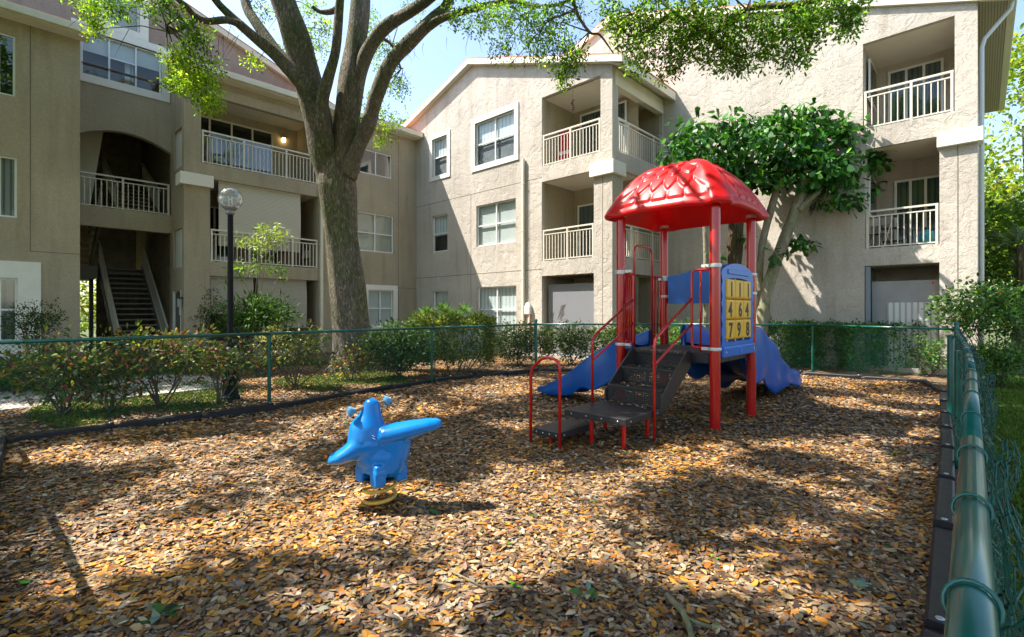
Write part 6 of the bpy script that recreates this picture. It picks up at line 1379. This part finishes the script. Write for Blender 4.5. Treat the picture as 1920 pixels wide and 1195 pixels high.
# ------------------------------------------------------------------ shrubs and hedges
def shrub(name, label, px, Y_, w_, d_, z0, z1, n, leaf, cols, probs, aspect=.45, stems=6, box=False, mat=None, cat='shrub', grp=None, rot=0.0, shape='oval', clump=7, sp=.5, csz=None, shell=.0, X=None):
    b = Vector(((px-CX)/F*Y_ if X is None else X, Y_, 0)); b.z = 0; t = thing(name, label, cat, b, rot, grp)
    n = int(n*1.9); k = max(6, int(n/clump)); h = z1-z0
    if box:
        q = rng.uniform(-1, 1, (k, 3)); f = rng.random(k) < .72; ax = rng.integers(0, 3, k); sg = rng.choice([-1, 1], k)
        q[np.arange(k)[f], ax[f]] = sg[f]*rng.uniform(.82, 1.0, f.sum()); m_ = f & (ax == 2); q[m_, 2] = np.abs(q[m_, 2])
        wv_ = 1 + .07*np.sin(q[:, 0]*w_*5+px) + .05*np.sin(q[:, 0]*w_*11)
        c = q*np.array([w_/2, d_/2, h/2])*np.stack([np.ones(k), wv_, np.where(q[:, 2] > 0, wv_, 1)], 1) + np.array([0, 0, (z0+z1)/2])
    else:
        d = rdir(k); rad = (shell+(1-shell)*rng.random((k, 1))**.5); c = d*rad*np.array([w_/2, d_/2, h/2]) + np.array([0, 0, (z0+z1)/2])
        c += rng.normal(0, .05, (k, 3))
    cs = csz or leaf*1.0; idx = np.repeat(np.arange(k), clump); m = k*clump; off = rng.normal(0, 1, (m, 3))*cs*.6; P = c[idx]+off
    out = P - np.array([0, 0, (z0+z1)/2-.3*h]); D = unit(off/cs + .5*unit(out) + rng.normal(0, .3, (m, 3))); Nn = unit(out)*.8 + rng.normal(0, .5, (m, 3)); Nn[:, 2] += .5
    tone = np.exp(rng.normal(0, .28, (k, 1)))[idx]; Cc = np.clip(pal(m, cols, probs)*tone, .003, .7); s = leaf*np.exp(rng.normal(0, .2, m))
    me = leaf_mesh('foliage', P, D, Nn, s, s*aspect, Cc, mat or shrub_m, shape, .12); link(me, 'foliage', t)['kind'] = 'stuff'
    for i in range(stems):
        a = rng.uniform(0, 2*np.pi); e = c[rng.integers(0, k)]; bs = np.array([(e[0]*.35 if box else .05*math.cos(a)), .05*math.sin(a), -.02]); md = (bs+e)/2 + rng.normal(0, .05, 3)
        limb(t, [(*bs, .013), (*md, .010), (*e, .004)], name='stem', mat=stem_m if not box else stem_m, n=6, rough=.0, sub=3)
        e2 = c[rng.integers(0, k)]
        if not box and np.linalg.norm(e2-md) < 1.1: limb(t, [(*md, .008), (*((md+e2)/2+rng.normal(0, .03, 3)), .006), (*e2, .003)], name='stem', mat=stem_m, n=5, rough=0, sub=2)
    return t
CR = [(.075, .12, .02), (.14, .18, .03), (.30, .24, .035), (.20, .055, .025), (.045, .085, .018), (.36, .14, .02), (.10, .035, .02)]; CP = [6, 4, 1.6, 1.5, 4, .7, 1.2]
# crotons just behind the left fence
shrub('croton_shrub', 'sprawling croton with green and red leaves at the far left behind the fence', 120, 7.3, 1.7, .9, .22, 1.16, 700, .085, CR, CP, .40, 9)
shrub('croton_shrub', 'small croton with dark red lower leaves between the two sprawling ones', 215, 7.55, 1.2, .8, .15, .90, 330, .085, CR, [4, 2, 1, 3, 4, .7, 3], .40, 8)
shrub('croton_shrub', 'wide croton shrub with orange and yellow tips beside the lamp post', 300, 7.9, 2.3, .9, .50, 1.30, 900, .085, CR, [5, 5, 2.5, 1.5, 3, 1, 1.5], .40, 10)
shrub('croton_shrub', 'thin leggy croton in front of the lamp post base', 415, 8.2, 1.3, .7, .45, 1.02, 330, .08, CR, CP, .40, 8)
shrub('croton_shrub', 'croton with pale yellow tips between the lamp post and the oak', 555, 9.8, 2.1, .8, .50, 1.22, 650, .08, [(.10, .15, .03), (.22, .24, .06), (.30, .27, .10), (.06, .1, .02), (.22, .1, .04)], [5, 4, 2, 3, 1], .42, 9)
shrub('croton_shrub', 'low brownish croton at the foot of the oak trunk', 660, 10.9, .9, .6, .2, .75, 240, .075, CR, [3, 3, 2, 2, 2, 1, 3], .42, 6)
shrub('shrub', 'bushy green shrub behind the fence post at centre left', 748, 11.3, 1.75, 1.1, .15, 1.26, 2900, .075, [(.05, .11, .02), (.09, .15, .03), (.035, .07, .015)], [4, 2, 3], .45, 8)
shrub('hedge', 'clipped golden green hedge with yellow topmost growth behind the fence', 850, 12.3, 1.95, 1.2, .30, 1.34, 6500, .06, [(.09, .15, .022), (.16, .20, .025), (.05, .09, .015), (.24, .25, .03)], [5, 4, 3, 1.5], .45, 9, box=True, rot=.0)
shrub('shrub', 'yellow tipped shrub rising over the clipped golden hedge', 810, 12.9, 1.3, .6, 1.1, 1.50, 1100, .05, [(.26, .26, .025), (.17, .21, .02)], [1, 1], .45, 4)
# lower strip of hedge in front of the middle wing and the clipped hedge before the gable
HC = [(.065, .17, .028), (.11, .23, .035), (.04, .11, .02), (.20, .27, .045), (.15, .055, .02)]
for i, (px, Y_, w_, lab) in enumerate([(972, 13.9, 1.9, 'loose shrub left of the far left corner post of the fence'), (1072, 14.0, 2.3, 'loose leafy shrub right of the far left corner post'), (1165, 14.2, 1.6, 'leafy shrub behind the steps of the play tower'), (1290, 14.1, 1.9, 'dark leafy shrub behind the arch of the play tower')]):
    shrub('shrub', lab, px, Y_, w_, .9, .14, 1.20, 2200, .072, HC if i > 2 else [(.07, .13, .025), (.12, .17, .04), (.04, .08, .02), (.2, .2, .08)], [4, 4, 2, 1.5, .3] if i > 2 else [4, 3, 3, 1], .45, 8)
hx = [(1452, 13.6, 2.1), (1560, 13.35, 2.0), (1668, 12.75, 2.2)]
for (px, Y_, w_), lab in zip(hx, ('left section of the clipped dark hedge below the tall gable wall', 'middle section of the clipped dark hedge below the tall gable wall', 'right section of the clipped dark hedge ending near the corner post')):
    shrub('hedge', lab, px, Y_, w_, .85, .04, 1.16, 4600, .062, HC, [5, 3, 4, 1, .25], .5, 4, box=True, rot=-.22, grp='clipped hedge below the tall gable')
shrub('shrub', 'sparse shrub filling the corner at the right end of the clipped hedge', 1745, 11.6, .9, .7, .1, .95, 420, .06, HC, [3, 3, 4, 1, .3], .5, 6)
shrub('hibiscus_shrub', 'tall airy hibiscus with two red buds at the corner of the right building', 1862, 10.3, 2.35, 1.6, .95, 2.15, 1900, .08, [(.045, .12, .02), (.08, .17, .025), (.025, .07, .014), (.14, .2, .03)], [4, 4, 3, 1], .55, 12)
hb_ = bpy.data.objects['hibiscus_shrub']
for (px, py) in ((1750, 530), (1874, 549)):
    p = wp(px, py, 9.6) - hb_.location; m = MB()
    for k in range(5): a = k*1.257; m.ell((p.x+.014*math.cos(a), p.y, p.z+.014*math.sin(a)), (.014, .01, .014), 8, 5)
    m.build('flower', simple('hibiscus_red', (.55, .02, .015), .5) if 'hibiscus_red' not in MATS else MATS['hibiscus_red'], hb_, smooth=True)
shrub('shrub', 'low dark green shrub right of the fence corner below the hibiscus', 1838, 9.9, 1.5, 1.0, .15, .95, 1500, .06, HC, [3, 2, 5, .5, .1], .5, 6, X=9.75)
# plants against the left wing
shrub('shrub', 'round topiary like dark shrub in front of the lower left window', 68, 9.9, 1.0, .8, .85, 1.72, 1300, .045, [(.03, .06, .012), (.05, .09, .018)], [3, 2], .4, 9)
shrub('ground_cover', 'dark green groundcover bed at the far left below the round shrub', 90, 9.4, 3.4, 1.1, .0, .75, 3000, .07, [(.03, .09, .012), (.05, .14, .018)], [3, 2], .4, 4)
shrub('shrub', 'narrow dark yew like shrub beside the pier behind the lamp post', 393, 12.6, .75, .6, .55, 2.1, 1000, .05, [(.025, .05, .012), (.04, .075, .018)], [3, 2], .35, 8)
st_ = shrub('young_tree', 'young slender tree with sunlit yellow green tips in front of the woven shades', 483, 12.4, 1.9, 1.2, 1.0, 1.9, 1300, .13, [(.05, .12, .018), (.08, .17, .022)], [3, 2], .26, 8, shape='lance')
yb = st_.location
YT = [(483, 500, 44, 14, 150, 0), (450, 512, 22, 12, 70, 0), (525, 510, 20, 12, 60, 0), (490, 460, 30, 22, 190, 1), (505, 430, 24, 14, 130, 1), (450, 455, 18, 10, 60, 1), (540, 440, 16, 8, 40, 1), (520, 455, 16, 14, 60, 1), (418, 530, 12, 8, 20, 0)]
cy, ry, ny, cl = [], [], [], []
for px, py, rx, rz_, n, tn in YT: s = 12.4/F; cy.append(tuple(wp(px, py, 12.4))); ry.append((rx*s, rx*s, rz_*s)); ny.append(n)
for tn, cols in ((0, [(.09, .17, .03), (.13, .22, .04)]), (1, [(.22, .30, .06), (.17, .26, .045), (.32, .38, .14)])):  # second palette is lighter: sunlight on the tips put into leaf colour
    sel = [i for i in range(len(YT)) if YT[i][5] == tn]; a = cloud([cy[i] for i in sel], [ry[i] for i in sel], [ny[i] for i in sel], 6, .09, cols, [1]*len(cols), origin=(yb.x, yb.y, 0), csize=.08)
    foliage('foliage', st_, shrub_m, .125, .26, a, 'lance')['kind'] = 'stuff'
for k in range(5):
    e = cy[[0, 3, 4, 1, 2][k]]; limb(st_, [(.02*k-.04, 0, 0, .018), (.05*k-.1, .02, 1.3, .014), (e[0]-yb.x, e[1]-yb.y, e[2], .006)], name='stem', mat=stem2_m, n=7, rough=0, sub=4)
# philodendron behind the golden hedge: every leaf a fan of fingers
ph = thing('philodendron', 'split leaved philodendron showing pale fronds above the golden hedge', 'plant', wp(850, 582, 13.9)*1); ph.location.z = 0; pb = ph.location.copy()
for (px, py, s_, tn) in ((795, 590, .34, .9), (838, 586, .40, .55), (872, 584, .34, .9), (815, 598, .30, 1.0), (900, 596, .34, .45), (858, 600, .34, .5), (780, 597, .28, .8), (885, 602, .30, .4), (830, 578, .28, .7), (850, 592, .3, .8), (805, 585, .26, .7)):
    c = np.array(wp(px, py, 13.7+random.uniform(-.25, .35)) - pb); n = 15; a = np.linspace(-2.2, 2.2, n); tilt = rng.uniform(-.5, .5)
    f = unit(np.array([math.sin(tilt), -.75, .35+.3*random.random()])); sd = unit(np.cross(f, [0, 0, 1.0])); upv = np.cross(sd, f)
    upw = unit(np.array([tilt*.5, -.45, .75])); sd = np.array([1.0, .1, 0]); D = np.cos(a)[:, None]*upw + np.sin(a)[:, None]*sd + np.array([0, -.1, -.15])*np.abs(np.sin(a))[:, None]; Nn = np.tile(np.array([0, -.9, .5]), (n, 1))
    me = leaf_mesh('leaf', np.tile(c, (n, 1)), D, Nn, s_*(.65+.35*np.cos(a*.8)), .055, pal(n, [(.10*tn+.04, .22*tn+.06, .05*tn+.015)], [1]), shrub_m, 'lance', .15); link(me, 'leaf', ph)
    limb(ph, [(0, 0, 0, .02), (c[0]*.5, c[1]*.5, c[2]*.75, .014), (*c, .008)], name='stalk', mat=simple('stalk_green', (.10, .18, .05), .5) if 'stalk_green' not in MATS else MATS['stalk_green'], n=6, rough=0, sub=3)

# ------------------------------------------------------------------ trees beyond the buildings
def bgtree(label, base, h, cr, nl, cols, leaf=.22, zc=.62, grp='trees beyond the buildings', lobes=16, sq=.8, trans=None):
    t = thing('background_tree', label, 'tree', (*base[:2], -.1), group=grp); c, r_, n_ = [], [], []
    for k in range(lobes):
        d = rdir(1)[0]; q = np.array([d[0]*cr*.62, d[1]*cr*.62, h*zc + d[2]*h*(1-zc)*sq]); c.append(tuple(q)); s = cr*rng.uniform(.30, .52); r_.append((s, s, s*.75)); n_.append(int(nl/lobes))
    a = cloud(c, r_, n_, 8, leaf, cols, [3, 3, 2], csize=leaf*1.5, flat=.9); foliage('crown', t, leaf_m, leaf, .5, a)['kind'] = 'stuff'
    limb(t, [(0, 0, 0, h*.028), (.1, 0, h*.35, h*.022), (-.1, .1, h*.7, h*.012)], name='trunk', n=10, sub=3)
    for k in range(5): e = c[k]; limb(t, [(0, 0, h*.3, h*.013), (e[0]*.5, e[1]*.5, h*.45, h*.009), (*e, h*.004)], name='branch', n=6, sub=2, rough=0)
YG = [(.20, .28, .03), (.13, .21, .025), (.30, .33, .04)]; DG_ = [(.08, .16, .025), (.13, .2, .03), (.06, .12, .02)]
def bx_(px, Y_): return ((px-CX)/F*Y_, Y_)
bgtree('tall yellow green tree against the sky at the right edge of the photo', bx_(1935, 21), 13.6, 4.0, 16000, YG, .20, .56, lobes=34)
bgtree('lower bright green tree at the right edge below the tall yellow green one', bx_(1905, 17), 5.6, 2.2, 7000, [(.09, .16, .022), (.06, .12, .018), (.15, .2, .03)], .16, .6, lobes=18)
bgtree('dark leafy tree filling the gap right of the right hand building', bx_(1960, 27), 10, 4.5, 7000, DG_, .26, .5, lobes=20)
bgtree('distant pale green tree between the left and middle wings', bx_(742, 36), 16.3, 3.6, 5500, [(.10, .15, .035), (.14, .19, .045), (.07, .11, .03)], .26, .66, lobes=16)
bgtree('distant yellow green tree just left of the middle wing roof', bx_(705, 33), 12.5, 3.0, 3500, [(.14, .19, .03), (.18, .23, .035), (.1, .15, .03)], .26, .7, lobes=12)
bgtree('sunlit tree seen through the open stair hall', tuple(to_w((hu0+hu1)/2-1.5, VA+20)[:2]), 9, 3.5, 3500, YG, .25, .45, lobes=14)
bgtree('shrubby tree seen through the stair treads', tuple(to_w((hu0+hu1)/2+.3, VA+15)[:2]), 4.6, 2.2, 3000, YG, .2, .45, lobes=12)
# palm fronds beside the right-hand tree
pf = thing('palm', 'grey green fan palm half hidden at the right edge', 'palm', (*bx_(1912, 15.5), 0)); n = 90
a = rng.uniform(0, 2*np.pi, n); D = np.stack([np.cos(a), np.sin(a), rng.uniform(-.3, .9, n)], 1); P = np.zeros((n, 3)); P[:, 2] = 3.6; P += D*.3; Nn = rdir(n)*.3; Nn[:, 2] = 1
link(leaf_mesh('fronds', P, D, Nn, .95*(.7+.4*rng.random(n)), .055, pal(n, [(.12, .17, .09), (.17, .22, .13)], [1, 1]), shrub_m, 'lance', .22), 'fronds', pf)['kind'] = 'stuff'
limb(pf, [(0, 0, -.1, .12), (.05, 0, 1.8, .10), (0, 0, 3.6, .09)], name='trunk', mat=bark3_m, n=10, sub=3)
